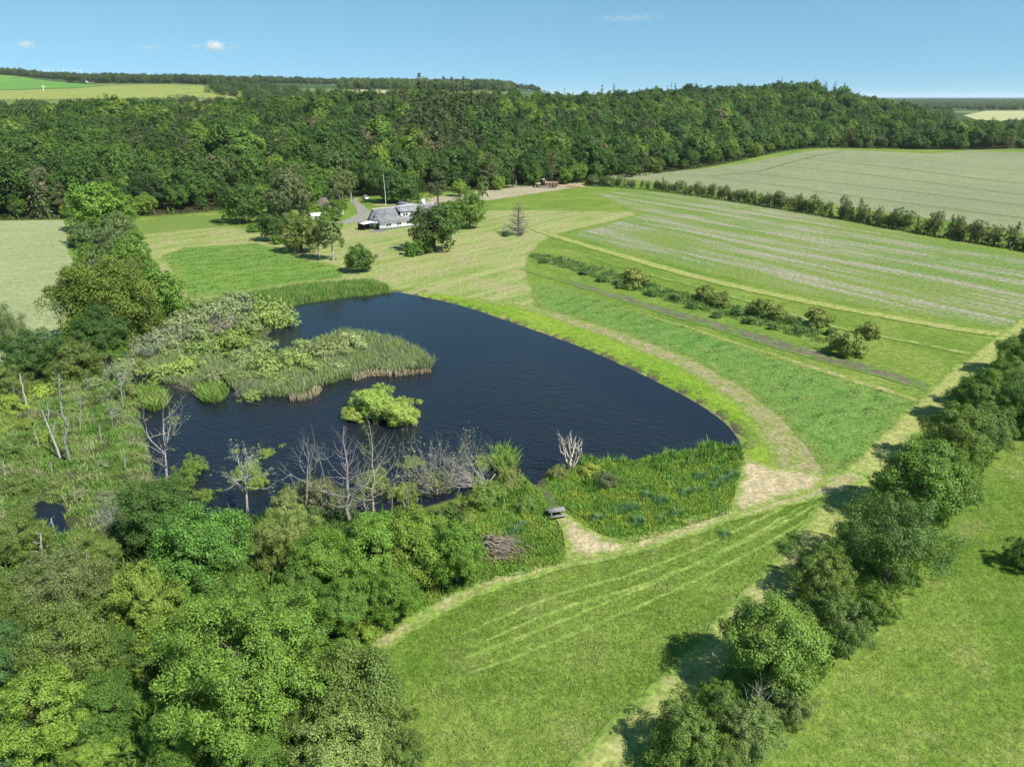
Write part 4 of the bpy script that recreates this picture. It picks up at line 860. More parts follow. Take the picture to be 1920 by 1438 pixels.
# the rest of the forest and the woods far off: each one mass, its trees set out over points
def woods(name, pts, z, scale, kz, kid, col, label, near=2):
    n = len(pts); me = bpy.data.meshes.new(name); me.vertices.add(n)
    me.vertices.foreach_set("co", np.column_stack([pts, z]).astype(np.float32).ravel())
    def at(nm, ty, data, f="value"): a = me.attributes.new(nm, ty, 'POINT'); a.data.foreach_set(f, np.asarray(data).ravel())
    at("isc", 'FLOAT_VECTOR', np.column_stack([scale, scale, scale * kz]).astype(np.float32), "vector")
    at("irot", 'FLOAT_VECTOR', np.column_stack([np.zeros(n), np.zeros(n), fr.uniform(0, 6.28, n)]).astype(np.float32), "vector")
    at("kid", 'INT', np.asarray(kid, np.int32)); at("icol", 'FLOAT_COLOR', np.column_stack([col, np.ones(n)]).astype(np.float32), "color")
    o = obj(name, me); tag(o, label, kind="stuff")
    g = bpy.data.node_groups.new(name + "_nodes", 'GeometryNodeTree'); g.interface.new_socket("Geometry", in_out='INPUT', socket_type='NodeSocketGeometry'); g.interface.new_socket("Geometry", in_out='OUTPUT', socket_type='NodeSocketGeometry')
    N, L = g.nodes, g.links; gi, go = N.new("NodeGroupInput"), N.new("NodeGroupOutput")
    joined = N.new("GeometryNodeGeometryToInstance")
    srcs = [('beech', 0), ('beech', 1), ('beech', 2), ('spruce', 0), ('spruce', 1), ('pine', 0), ('pine', 1)]
    for kd, vr in reversed(srcs):
        oi = N.new("GeometryNodeObjectInfo"); oi.inputs['Object'].default_value = SRC[(kd, vr)]; oi.transform_space = 'ORIGINAL'; oi.inputs['As Instance'].default_value = False
        sm = N.new("GeometryNodeSetMaterial"); sm.inputs['Material'].default_value = M_LEAF_I
        L.new(oi.outputs['Geometry'], sm.inputs['Geometry']); L.new(sm.outputs[0], joined.inputs[0])
    def named(nm, ty): a = N.new("GeometryNodeInputNamedAttribute"); a.data_type = ty; a.inputs['Name'].default_value = nm; return a.outputs['Attribute']
    m2p = N.new("GeometryNodeMeshToPoints"); iop = N.new("GeometryNodeInstanceOnPoints"); iop.inputs['Pick Instance'].default_value = True
    L.new(gi.outputs[0], m2p.inputs['Mesh']); L.new(m2p.outputs[0], iop.inputs['Points']); L.new(joined.outputs[0], iop.inputs['Instance'])
    L.new(named("kid", 'INT'), iop.inputs['Instance Index']); L.new(named("isc", 'FLOAT_VECTOR'), iop.inputs['Scale'])
    e2r = N.new("FunctionNodeEulerToRotation"); L.new(named("irot", 'FLOAT_VECTOR'), e2r.inputs[0]); L.new(e2r.outputs[0], iop.inputs['Rotation'])
    L.new(iop.outputs[0], go.inputs[0])
    o.modifiers.new("scatter", 'NODES').node_group = g
    return o
SRC = {}
for o in [q for q in bpy.data.objects if q.name.startswith("forest_tree")]:
    for c in o.children:
        if c.name.startswith("crown"):
            for key, val in PROTO.items():
                if val[0] == c.data and (key[0], key[1]) not in SRC and key[2] == 2: SRC[(key[0], key[1])] = c
for kd, vr in [('beech', 0), ('beech', 1), ('beech', 2), ('spruce', 0), ('spruce', 1), ('pine', 0), ('pine', 1)]:
    if (kd, vr) not in SRC:                                  # none of that sort among the named trees: one more tree deep in the wood
        i = [i for i in order if in_v[i]][300 + len(SRC)]
        t_ = plant(kd, gx[i], gy[i], gz[i] - .3, .8, tuple(float(x) for x in cols[i]), "green tree in the middle of the forest slope", "forest slope trees", name="forest_tree", near=2, var=vr)
        SRC[(kd, vr)] = [c for c in t_.children if c.name.startswith("crown")][0]
KID = {'beech': 0, 'spruce': 3, 'pine': 5}
def kid_of(kd): return KID[kd] + int(fr.integers(0, 3 if kd == 'beech' else 2))
rest = np.array([i for i in order if i not in set(NAMED)])
woods("forest", np.column_stack([gx[rest], gy[rest]]), gz[rest] - .3, np.array(scl)[rest], np.array(kzs)[rest], [kid_of(kinds[i]) for i in rest], np.array([cols[i] for i in rest]),
      "mixed forest covering the ridge behind the farmhouse")

def band(poly_or_pts, dens, smin, smax, con, colset, edge_px=True):
    P = np.asarray(poly_or_pts, float); lo, hi = P.min(0), P.max(0); x, y = P.T
    area = abs((x * np.roll(y, -1) - np.roll(x, -1) * y).sum()) / 2; n = int(area * dens)
    q = fr.uniform(lo, hi, (int(n * ((hi - lo).prod() / area)) + 5, 2)); q = q[inside(q[:, 0], q[:, 1], P)]
    return q, fr.uniform(smin, smax, len(q)), [kid_of('spruce' if fr.uniform() < con else 'beech') for _ in q], np.array([np.array(colset[int(fr.integers(0, len(colset)))]) * fr.uniform(.85, 1.15) for _ in q]).reshape(-1, 3)
DK = [(.045,.066,.028), (.05,.075,.026), (.06,.09,.03)]; MX = [(.06,.095,.03), (.075,.11,.034), (.05,.08,.028), (.09,.12,.045)]
def polar(pts): return np.array([((u - 960) / 1435 * y, y) for u, y in pts])
B = [band(polar([(-200,1950),(150,1800),(420,1900),(640,2300),(900,2500),(1010,2600),(1010,2900),(640,2800),(300,2500),(-200,2500)]), .0022, 1.1, 1.7, .35, DK),
     band(polar([(120,1560),(200,1520),(300,1600),(420,1560),(420,1800),(200,1740)]), .0035, 1.1, 1.6, .3, DK),
     band(polar([(380,1150),(520,1020),(640,980),(660,1120),(560,1250),(430,1420)]), .007, .9, 1.2, .85, [(.045,.075,.028), (.06,.095,.035)]),
     band(polar([(-200,720),(300,760),(520,800),(520,900),(200,860),(-200,820)]), .006, .8, 1.1, .6, DK),
     band(polar([(640,1500),(760,1600),(960,1700),(960,2300),(640,2100)]), .0022, 1.2, 1.8, .3, MX),
     band(polar([(1690,2300),(2050,2300),(2050,5200),(1600,5200)]), .0008, 1.1, 1.6, .3, MX),
     band(polar([(1600,5200),(2100,5200),(2100,11000),(1500,11000)]), .00022, 1.1, 1.6, .2, DK),
     band(polar([(1640,1000),(1790,900),(1800,1150),(1790,1700),(1640,1900)]), .0035, .9, 1.3, .15, MX),
     band(polar([(1800,900),(1840,830),(2000,850),(2050,1000),(1900,960),(1810,1000)]), .006, .8, 1.2, .1, MX),
     band(polar([(1560,700),(1700,660),(1830,640),(2080,660),(2080,720),(1830,740),(1700,800),(1600,830)]), .009, .65, .95, .1, MX)]
bp = np.concatenate([b[0] for b in B]); bs = np.concatenate([b[1] for b in B])
woods("distant_woods", bp, H0(bp[:, 0], bp[:, 1]) - .5, bs, fr.uniform(.8, 1.0, len(bs)), np.concatenate([b[2] for b in B]), np.concatenate([b[3] for b in B]), "distant woods on the hills and the plain beyond the forest")

# ================================================================ GRASS, REEDS AND HERBS (too many to count)
br = np.random.default_rng(21)
def blades(name, polys, dens, h, w, cols, label, z=None, lean=.35, patch=6.0, cap=150000, avoid=(), lump=0.0):
    XY = []
    for P in polys:
        P = np.asarray(P, float); lo, hi = P.min(0), P.max(0); n = min(int((hi - lo).prod() * dens), cap * 3)
        q = br.uniform(lo, hi, (n, 2)); XY.append(q[inside(q[:, 0], q[:, 1], P)])
    q = np.concatenate(XY)
    for P in avoid: q = q[~inside(q[:, 0], q[:, 1], np.asarray(P))]
    if lump: q = q[Noise(77, lump, 9)(q[:, 0], q[:, 1]) + br.normal(0, .25, len(q)) > -.35]
    if len(q) > cap: q = q[br.choice(len(q), cap, replace=False)]
    n = len(q); zz = H(q[:, 0], q[:, 1]) if z is None else np.full(n, z)
    nn = Noise(len(name) * 7 + 3, patch, 9)(q[:, 0], q[:, 1]); n2 = Noise(len(name) * 5 + 1, patch * .4, 9)(q[:, 0], q[:, 1])
    cs = np.array(cols); k = np.clip(((nn * .45 + n2 * .25 + .5) * len(cs) + br.normal(0, .55, n)).astype(int), 0, len(cs) - 1)
    c = cs[k] * br.uniform(.75, 1.25, (n, 1))
    hh = br.uniform(*h, n) * (1 + .25 * n2); a = br.uniform(0, 6.28, n); d = np.stack([np.cos(a), np.sin(a), 0 * a], -1); ww = w * br.uniform(.7, 1.3, n)
    if lump: hh = hh * np.clip(.75 + .7 * Noise(91, lump * .6, 9)(q[:, 0], q[:, 1]), .3, 1.5)
    b = np.column_stack([q, zz - .04]); le = br.normal(0, lean, (n, 2)) + np.array([-.05, .03]); tip = b + np.column_stack([le * hh[:, None], hh])
    mid = b * .5 + tip * .5; mid[:, 2] += .06 * hh
    v = np.stack([b, mid + d * ww[:, None] * .5, tip, mid - d * ww[:, None] * .5], 1).reshape(-1, 3)
    me = mesh_np(name, v, np.arange(4 * n).reshape(n, 4), [M_BLADE], [("col", 'FLOAT_COLOR', 'FACE', np.column_stack([c, np.ones(n)]))])
    return tag(obj(name, me), label, kind="stuff")

TRACKS = TRACKS + [ribbon([(680,1230),(760,1176),(850,1126),(950,1086),(1060,1051),(1180,1024),(1290,990),(1400,954),(1500,926),(1570,906)], 2.3), ribbon([(1100,1470),(1190,1372),(1290,1282),(1400,1160),(1500,1046),(1570,952),(1640,868)], 3.6)]
G1 = [(.105,.215,.036), (.140,.265,.046), (.185,.310,.058), (.235,.335,.078), (.31,.35,.13)]
blades("meadow_grass", [flats([(700,1240),(780,1185),(870,1133),(1060,1066),(1200,1034),(1400,970),(1560,918),(1592,908),(1500,1030),(1400,1140),(1290,1262),(1180,1366),(1080,1470),(760,1475),(820,1440),(700,1350)])],
       70, (.10,.30), .045, G1, "tall green grass of the lower meadow", cap=150000, patch=17, avoid=TRACKS)
blades("pasture_grass", [flats([(1460,1475),(1500,1400),(1560,1290),(1650,1190),(1780,1050),(1870,880),(1960,760),(2150,780),(2150,1475)])],
       50, (.07,.2), .05, [(.205,.290,.055), (.245,.325,.066), (.275,.330,.082), (.32,.34,.125)], "short lime green grass of the pasture beyond the hedge", cap=90000, patch=7)
blades("verge_grass", [
       flats([(900,1090),(1055,1058),(1062,1056),(1058,1008),(1046,985),(1000,1010),(930,1060)]), flats([(700,1212),(760,1165),(850,1118),(950,1080),(900,1075),(760,1110),(690,1160)])],
       60, (.25,.6), .08, [(.13,.26,.038), (.18,.3,.045), (.24,.32,.06)], "fresh green verge along the path and track", cap=40000, patch=4)
R1 = [(.130,.240,.050), (.165,.295,.058), (.205,.325,.072), (.255,.345,.10), (.32,.34,.17)]
blades("marsh_reeds", [flats([(-80,770),(40,705),(150,690),(235,700),(252,725),(264,785),(275,825),(289,885),(305,915),(280,960),(170,1005),(110,1040),(-80,1040)])],
       80, (.35,.95), .07, R1, "reeds and sedges filling the left marsh", avoid=[POOL], patch=6, lean=.4, cap=120000, lump=6)
blades("shore_reeds", [flats([(455,556),(560,537),(700,527),(738,545),(690,551),(640,556),(590,563),(545,571),(515,566)])], 46, (.5,1.3), .10, [(.13,.25,.05), (.17,.29,.06), (.22,.31,.085)],
       "reed fringe between the lawn and the far end of the pond", patch=5, lean=.2)
blades("island_reeds", [flats([(440,735),(452,702),(560,656),(650,625),(740,640),(790,664),(816,684),(808,693),(760,697),(735,700),(700,696),(665,709),(600,726),(580,742),(545,747),(500,745)], WATER_Z),
       flats([(272,690),(330,660),(400,664),(428,690),(415,716),(370,726),(310,722),(280,710)], WATER_Z), flats([(420,690),(455,664),(485,660),(490,676),(470,702),(440,735),(425,716)], WATER_Z)],
       60, (.7,1.7), .085, [(.205,.275,.110), (.245,.315,.135), (.295,.345,.175), (.23,.32,.09)], "pale green reeds of the large pond island", z=WATER_Z, patch=5, lean=.28, cap=80000)
blades("dead_reeds", [ribbon([(545,746),(580,742),(600,727)], .9), ribbon([(664,710),(690,700),(735,700)], .9), ribbon([(740,701),(808,694)], .6)], 60, (.6,1.3), .12,
       [(.40,.34,.20), (.46,.40,.25)], "straw coloured dead reed stems at the island's waterline", z=WATER_Z, lean=.15)
for pts, lab in [([(369,742),(380,730),(400,727),(420,734),(425,748),(410,758),(386,758)], "round tuft of reeds alone in the water"), ([(260,735),(285,734),(313,745),(313,764),(290,774),(265,766)], "ragged reed tuft at the mouth of the dark channel"),
                 ([(925,862),(940,851),(965,856),(968,880),(950,892),(930,885)], "upright green reed clump beside the half sunken bush")]:
    o = blades("reed_tuft", [flats(pts, WATER_Z)], 70, (.9,1.7), .12, [(.14,.27,.045), (.19,.31,.06), (.25,.33,.085)], lab, z=WATER_Z, lean=.45); tag(o, cat="reed tuft", kind="thing", group="reed tufts in the pond")
blades("tall_reeds", [flats([(1085,872),(1110,858),(1165,856),(1190,878),(1150,888),(1100,885)]), flats([(1212,874),(1240,850),(1300,838),(1345,832),(1390,842),(1392,862),(1300,874),(1240,888)]), flats([(1090,905),(1130,890),(1150,905),(1110,930)]),
       flats([(885,935),(930,905),(985,900),(995,930),(930,955)])], 80, (.5,1.2), .10, [(.12,.26,.045), (.16,.305,.055), (.21,.32,.075)], "tall fresh reeds along the near shore", lean=.3, patch=3, cap=30000, lump=4)
blades("marsh_herbs", [MARSH_B], 90, (.15,.50), .08, [(.140,.280,.048), (.165,.320,.050), (.200,.345,.052), (.235,.360,.055), (.280,.370,.060)], "yellow and green herbs of the right hand marsh",
       avoid=[flats([(1008,908),(1022,900),(1036,922),(1048,948),(1040,962),(1026,956),(1018,935)]), flats([(1038,958),(1062,966),(1088,985),(1130,1006),(1200,1022),(1150,1044),(1062,1056),(1056,1000),(1044,978)])], patch=5, cap=80000)
blades("herb_strip", [ribbon([(996,478),(1050,492),(1120,512),(1250,553),(1400,592),(1560,640)], [3,8,8,8,8,6])], 40, (.25,.95), .13, [(.085,.175,.050), (.110,.210,.055), (.150,.235,.060), (.20,.24,.10)],
       "tall dark green herbs around the flowering elders", lean=.3, patch=4, lump=5, cap=40000)
blades("clover", [flats([(1004,536),(1006,560),(1014,575),(1100,601),(1200,635),(1300,673),(1400,731),(1470,788),(1520,848),(1556,893),(1620,866),(1666,818),(1728,757),(1640,726),(1500,682),(1350,634),(1200,588),(1080,549)])],
       16, (.12,.34), .12, [(.105,.225,.048), (.135,.270,.056), (.180,.305,.068), (.230,.320,.088)], "leafy growth of the clover strip", lean=.6, patch=8, cap=90000, lump=6)
blades("garden_grass", [flats([(304,480),(345,466),(480,458),(545,472),(560,484),(638,501),(644,512),(638,521),(560,530),(460,545),(385,557),(362,560),(345,548),(322,506)])], 12, (.15,.4), .16, [(.11,.22,.042), (.15,.26,.052), (.20,.28,.075)], "lush grass of the garden meadow", lean=.5, cap=26000, lump=7)
blades("row_grass", [ribbon([(1098,349),(1200,356),(1300,368),(1400,383),(1500,399),(1600,416),(1700,435),(1800,452),(1920,472),(2010,488)], 2.6)], 16, (.5,1.3), .3, [(.10,.14,.05), (.13,.17,.06), (.16,.2,.075)], "long grass and scrub under the row of young trees", lean=.4, cap=22000)
fx = np.linspace(-300, 330, 90); fy = foot(fx)
blades("forest_fringe", [np.concatenate([np.column_stack([fx, fy - 1.5]), np.column_stack([fx, fy + 7])[::-1]])], 9, (.8,2.6), .55, [(.035,.07,.018), (.05,.095,.022), (.075,.13,.028), (.10,.16,.034)], "bushy fringe along the foot of the forest", lean=.5, cap=42000, lump=9)
blades("undergrowth", [flats([(-100,1040),(120,1045),(300,1010),(420,965),(560,960),(720,970),(860,960),(905,1010),(890,1080),(740,1135),(690,1205),(720,1300),(780,1475),(-100,1475)])], 9, (.5,1.3), .22,
       [(.05,.10,.022), (.07,.14,.028), (.10,.18,.035)], "undergrowth below the lower left wood", lean=.5, cap=60000)
blades("hedge_herbs", [ribbon([(1330,1440),(1440,1330),(1560,1190),(1680,1060),(1780,920),(1880,800),(1960,720)], 3.2)], 40, (.3,.8), .13, [(.10,.2,.04), (.14,.26,.045), (.19,.29,.055)], "herbs at the foot of the hedge trees", lean=.4, cap=50000)

# teal iris clumps in the right hand marsh
def clump_mesh(seed, n=130, R=.75, h=(.55, 1.0), w=.07):
    r = np.random.default_rng(seed); a = r.uniform(0, 6.28, n); q = R * np.sqrt(r.uniform(0, 1, n)); b = np.column_stack([q * np.cos(a), q * np.sin(a), np.full(n, -.05)])
    hh = r.uniform(*h, n); tip = b + np.column_stack([(b[:, :2] * .5 + r.normal(0, .16, (n, 2))) * 1.0, hh]); d = np.column_stack([-np.sin(a + 1), np.cos(a + 1), 0 * a]) * w / 2; mid = b * .45 + tip * .55; mid[:, 2] += .05
    return mesh_np("iris_clump", np.stack([b, mid + d, tip, mid - d], 1).reshape(-1, 3), np.arange(4 * n).reshape(n, 4), [M_LEAF], [("tint", 'FLOAT', 'FACE', r.uniform(0, 1, n))])
IRIS = [clump_mesh(s) for s in (1, 2, 3)]
for i, (u, v, lab) in enumerate([(1338,882,"below the tall shore reeds"), (1310,895,"above the twin clumps"), (1352,904,"nearest the dry patch, upper of a pair"), (1340,914,"nearest the dry patch, lower of a pair"), (1283,927,"in the middle of the marsh"), (1305,922,"right of the middle one"),
        (1208,933,"in the yellow herbs"), (1238,942,"on the right of the yellow herbs"), (1195,978,"nearest the curving path"), (1265,967,"in the bright grass near the path"), (1237,977,"small, above the curving path"), (1187,955,"right end of the long row of clumps"), (1370,893,"at the marsh's right border"),
        (1358,1005,"alone in the meadow below the path"), (1117,976,"beside the trampled patch"), (1155,962,"in the middle of the row of clumps"), (1172,958,"in the row right of the middle"), (1192,983,"below the row of clumps"), (1212,932,"farthest up in the yellow herbs"), (966,1000,"above the brush pile"), (978,988,"left of the picnic table")]):
    p = flat(u, v); o = obj("iris_clump", IRIS[i % 3], None, (p[0], p[1], Hs(*p))); o.rotation_euler.z = i * 1.7; sc = .65 + .25 * ((i * 7) % 5) / 4; o.scale = (sc, sc, sc); o.color = (.085,.165,.092,1)
    tag(o, "bluish green iris clump " + lab, "iris clump", "iris clumps in the marsh")

# ================================================================ DEAD TREES
def limb(m, r, p, d, L, rad, depth, up=.15, wig=.22, n=5, kids=(2, 3), shrink=.62):
    pts = [p]; d = unit(np.array(d, float))
    for i in range(n):
        d = unit(d + r.normal(0, wig, 3) * .55 + np.array([0, 0, up * .3])); pts.append(pts[-1] + d * L / n)
    pts = np.array(pts); m.tube(pts, rad * np.linspace(1, .45 if depth else .15, n + 1), 6 if rad > .05 else 4, False)
    if depth:
        for k in range(int(r.integers(kids[0], kids[1] + 1))):
            j = int(r.integers(max(1, n // 2), n + 1)); dd = unit(d + r.normal(0, .75, 3)); limb(m, r, pts[j], dd, L * shrink * r.uniform(.7, 1.2), rad * .5, depth - 1, up, wig, max(3, n - 1), kids, shrink)
        limb(m, r, pts[-1], d + r.normal(0, .2, 3), L * shrink, rad * .45, depth - 1, up, wig, max(3, n - 1), kids, shrink)
WHITE, GREYB, TAN = (.40,.395,.37,1), (.265,.265,.248,1), (.25,.22,.175,1)
def dead(base, top, style, col, label, seed, r0=None, z0=None, name="dead_tree", cat="dead tree", leaves=0, lcol=None):
    r = np.random.default_rng(seed); b = flat(*base, z=z0 or 0.0); z = Hs(*b) if z0 is None else z0
    h = top_height(b[1], top[1]) - z; dpt = b[1] * CP - (h + z - CH) * SP; tx = (top[0] - 960) / FPX * dpt - b[0]
    root = bpy.data.objects.new(name, None); COL.objects.link(root); root.location = (b[0], b[1], z); tag(root, label, cat, "dead trees of the marsh and shore")
    m, br_ = MB(), MB(); r0 = r0 or max(.07, h * .022); T = np.array([tx, 0, h]); t = np.linspace(0, 1, 8)[:, None]
    ends = []
    if style == 'snag':
        p = t * T + r.normal(0, .012 * h, (8, 3)) * (t > 0) + np.array([0, 0, -.25]) * (t == 0); m.tube(p, r0 * np.linspace(1.15, .5, 8), 8)
        for i in range(5): a = r.uniform(0, 6.28); limb(br_, r, p[int(r.integers(2, 8))], (math.cos(a), math.sin(a), .6), h * r.uniform(.08, .2), r0 * .3, 1)
    elif style == 'fork':
        p = t * T; m.tube(p, r0 * np.linspace(1.15, .4, 8), 8); q = p[3] + (t[:6] * 1.25) * np.array([h * .16, .1, h * .42]); br_.tube(q, r0 * .5 * np.linspace(1, .4, 6), 6)
    elif style == 'conifer':
        p = t * T + r.normal(0, .008 * h, (8, 3)) * (t > 0); m.tube(p, r0 * np.linspace(1.2, .16, 8), 8)
        for i in range(34):
            s = r.uniform(.16, .97); a = r.uniform(0, 6.28); L = h * (.30 * (1 - s) + .06) * r.uniform(.6, 1.25); limb(br_, r, T * s, (math.cos(a), math.sin(a), .25), L, r0 * .30 * (1.15 - s), 1, .5, .2, 5, (1, 3), .5)
    elif style == 'spruce':
        m.tube(t * T, r0 * np.linspace(1.2, .16, 8), 8)
        for i in range(120):
            s = r.uniform(.10, .99); a = r.uniform(0, 6.28); L = h * (.36 * (1 - s) ** .8 + .05) * r.uniform(.6, 1.1); limb(br_, r, T * s, (math.cos(a), math.sin(a), .05), L, .075, 1, .15, .2, 4, (2, 4), .5)
    elif style == 'branchy':
        m.tube(t[:5] * T, r0 * np.linspace(1.2, .85, 5), 8)
        for i in range(6): a = r.uniform(0, 6.28); limb(br_, r, T * r.uniform(.3, .58), (math.cos(a), math.sin(a) * .8, r.uniform(.5, 1.3)), h * r.uniform(.28, .4), r0 * .5, 3 if h > 4 else 2, .35, .25, 5, (1, 3))
        limb(br_, r, T * .57, T / h, h * .3, r0 * .7, 2, .3)
    elif style == 'multi':
        for i in range(8):
            a = i / 8 * 6.28 + r.uniform(-.3, .3); q = np.array([math.cos(a) * .25, math.sin(a) * .25, 0.]); L = h * r.uniform(.55, 1.0); d = unit(np.array([math.cos(a) * .35 + tx / h, math.sin(a) * .35, 1]))
            pp = q + np.linspace(0, 1, 7)[:, None] * d * L * .8 + r.normal(0, .02 * h, (7, 3)); (m if i < 2 else br_).tube(pp, r0 * r.uniform(.6, .9) * np.linspace(1.1, .4, 7), 7)
            limb(br_, r, pp[-1], d, L * .2, r0 * .35, 0)
            for j in range(3): limb(br_, r, pp[int(r.integers(3, 7))], d + r.normal(0, .5, 3), L * .2, r0 * .3, 1, .3)
    elif style == 'bush':
        m.tube(np.array([[0, 0, -.2], [0, 0, h * .15]]), r0, 6)
        for i in range(46):
            a = r.uniform(0, 6.28); e = r.uniform(.25, 1.5); limb(br_, r, np.array([0, 0, h * .05]) + r.normal(0, .15, 3) * [1, 1, 0], (math.cos(a), math.sin(a), e), h * r.uniform(.55, .95), r0 * .32, 1, .25, .18, 5, (2, 4), .42)
    elif style == 'fallen':
        for i in range(30):
            a = r.normal(0, .5) + (0 if tx > 0 else math.pi); limb(br_, r, r.normal(0, .4, 3) * [1, 1, .1], (math.cos(a), math.sin(a), r.uniform(.1, .7)), h * r.uniform(.9, 1.7), r0 * .5, 1, .2, .25, 5, (1, 3), .45)
        m.tube(np.array([[-.5, 0, 0.], [0, 0, .3], [.8, .2, h * .5]]), r0, 6)
    for nm, q in (("trunk", m), ("crown", br_)):
        if q.v: o = q.build(nm, M_BARK, root, True); o.color = tuple(c * r.uniform(.9, 1.1) for c in col[:3]) + (1,)
    if leaves and br_.v:
        V = np.concatenate(br_.v); V = V[V[:, 2] > h * .3]; P = V[r.integers(0, len(V), leaves)] + r.normal(0, .16, (leaves, 3))
        o = obj("foliage", quads(P, unit(r.normal(size=(leaves, 3)) + [0, 0, .6]), .09 * r.uniform(.6, 1.3, leaves), .55, r, r.uniform(0, 1, leaves), "foliage", M_LEAF), root); o.color = (*(lcol or OLI), 1)
    return root
dead((54,778),(37,702),'snag',WHITE,"broken white birch snag leaning left in the marsh",1,0.136)
dead((113,858),(78,768),'fork',WHITE,"forked white birch snag leaning left in the marsh",2,0.136)
dead((131,866),(106,702),'snag',GREYB,"tallest peeling birch snag in the marsh",3,0.152)
dead((150,800),(150,733),'snag',GREYB,"thin upright birch pole in the marsh",4,0.064)
dead((75,846),(62,800),'snag',WHITE,"short thin pale snag left of the forked one",5,0.064)
dead((17,855),(20,834),'snag',WHITE,"stubby bleached stump on the marsh's left side",6,0.160)
dead((164,735),(164,700),'snag',GREYB,"thin pale stem at the top of the marsh",7,0.048)
dead((178,800),(172,770),'snag',GREYB,"small grey stem right of the birch pole",8,0.040)
dead((210,805),(212,765),'branchy',GREYB,"small bare branching sapling in the marsh",9,.06)
for i, (b_, t_, lab) in enumerate([((30,760),(24,722),"left of the broken white one"), ((92,790),(88,752),"between the broken and the forked one"), ((100,900),(95,868),"below the forked one"), ((190,830),(186,798),"right of the tallest one"), ((140,940),(138,908),"above the small pool"), ((235,880),(232,846),"near the water's edge"), ((10,900),(6,866),"at the picture's left edge")]):
    dead(b_, t_, 'snag', WHITE, "thin pale marsh snag " + lab, 60 + i, .06)
dead((288,598),(285,565),'snag',WHITE,"white birch stem in front of the belt oak",10,0.096)
dead((230,760),(222,680),'branchy',GREYB,"grey bare tree by the dark channel",11,.10, leaves=250, lcol=GRY)
dead((312,905),(305,782),'branchy',WHITE,"pale bare tree standing at the pond's left shore",12,.12, leaves=420, lcol=(.14,.17,.05))
dead((462,955),(458,850),'branchy',WHITE,"pale forked stem under the leaning willow",13,.12, leaves=500, lcol=(.17,.21,.05))
dead((655,975),(645,798),'conifer',GREYB,"tall bare dead conifer on the near shore",14,.17)
dead((700,960),(694,790),'conifer',(.36,.32,.25,1),"second bare conifer beside the tall dead one",15,.13, leaves=300, lcol=OLI)
dead((572,940),(578,835),'branchy',GREYB,"twisted dead tree with crooked arms at the near shore",16,.12)
dead((600,950),(612,880),'fallen',GREYB,"grey tangle of fallen branches at the near shore",17,.10)
dead((820,918),(822,828),'bush',GREYB,"big grey willow bush, mostly bare, over the water",18,.12, leaves=1500, lcol=(.17,.18,.11))
dead((733,975),(737,903),'snag',TAN,"brown broken snag behind the lime green trees",19,0.080)
dead((765,958),(768,884),'snag',TAN,"taller of the two snags right of the dead conifers",20,0.080)
dead((757,945),(755,892),'snag',GREYB,"pale thin snag just left of the taller one",21,0.056)
dead((688,968),(683,942),'snag',WHITE,"short white stump between the dead conifers",22,0.104)
dead((915,905),(895,868),'fallen',(.40,.36,.30,1),"half sunken grey bush fallen towards the water",23,.09)
dead((1070,878),(1070,795),'multi',(.50,.45,.38,1),"bleached many stemmed dead tree on the right hand marsh",24,.17)
dead((878,905),(876,840),'bush',GREYB,"thin bare stems standing in water by the grey willow",25,.05)
dead((102,1000),(96,972),'snag',WHITE,"white stump standing in the small marsh pool",26,0.096)
dead((84,1060),(76,1000),'snag',WHITE,"broken white trunk above the sparse willow",27,0.128)
dead((118,1150),(122,1080),'fork',WHITE,"crooked white stem inside the sparse willow",28,0.096)
dead((158,1100),(163,1030),'fork',WHITE,"white stem on the right of the sparse willow",29,0.088)
dead((42,1110),(48,1050),'fork',WHITE,"white forked stem left of the sparse willow",30,0.072)
dead((235,960),(240,905),'fallen',GREYB,"bare grey branches lying in the marsh near the shore",31,.07)
dead((215,985),(205,935),'bush',GREYB,"bare grey bush in the lower marsh",32,.06)
dead((395,612),(400,585),'bush',GREYB,"bare grey willow twigs above the reed bed",33,.08)
dead((340,640),(338,600),'bush',GREYB,"bare grey willow twigs left of the reed bed",34,.08)
dead((450,612),(455,580),'bush',GREYB,"bare grey willow twigs near the rounded willow",35,.08)
dead((285,668),(280,630),'bush',GREYB,"bare grey bush behind the dark channel",36,.08)
dead((440,735),(446,712),'fallen',GREYB,"pile of dead branches between the two reed islands",37,.07)
dead((370,722),(360,708),'fallen',TAN,"brown branches at the waterline of the front islet",38,.06)
dead((1425,1360),(1415,1285),'branchy',GREYB,"bare grey branch fork in the hedge at the bottom edge",39,.09)
dead((1555,1190),(1545,1140),'fork',GREYB,"bare fork sticking out of the hedge behind the maple",40,0.064)
dead((180,330),(178,268),'branchy',(.20,.155,.12,1),"brown dead tree among the bright green crowns at the forest's left",41,.22)
dead((120,360),(118,315),'bush',(.22,.18,.15,1),"brownish bare tree at the forest edge above the crop field",42,.2)
# the dead conifer on the lawn
dc = dead((972,440),(972,378),'spruce',(.20,.18,.165,1),"dead grey conifer standing alone on the lawn",50,.22)
dead((976,442),(978,424),'bush',(.20,.175,.15,1),"brown tangle of twigs at the dead conifer's foot",51,.12)
tree('shrub', 950, 438, 8, (.06,.13,.05), "green weeds at the dead conifer's foot", name="weed_patch", cat="weeds")

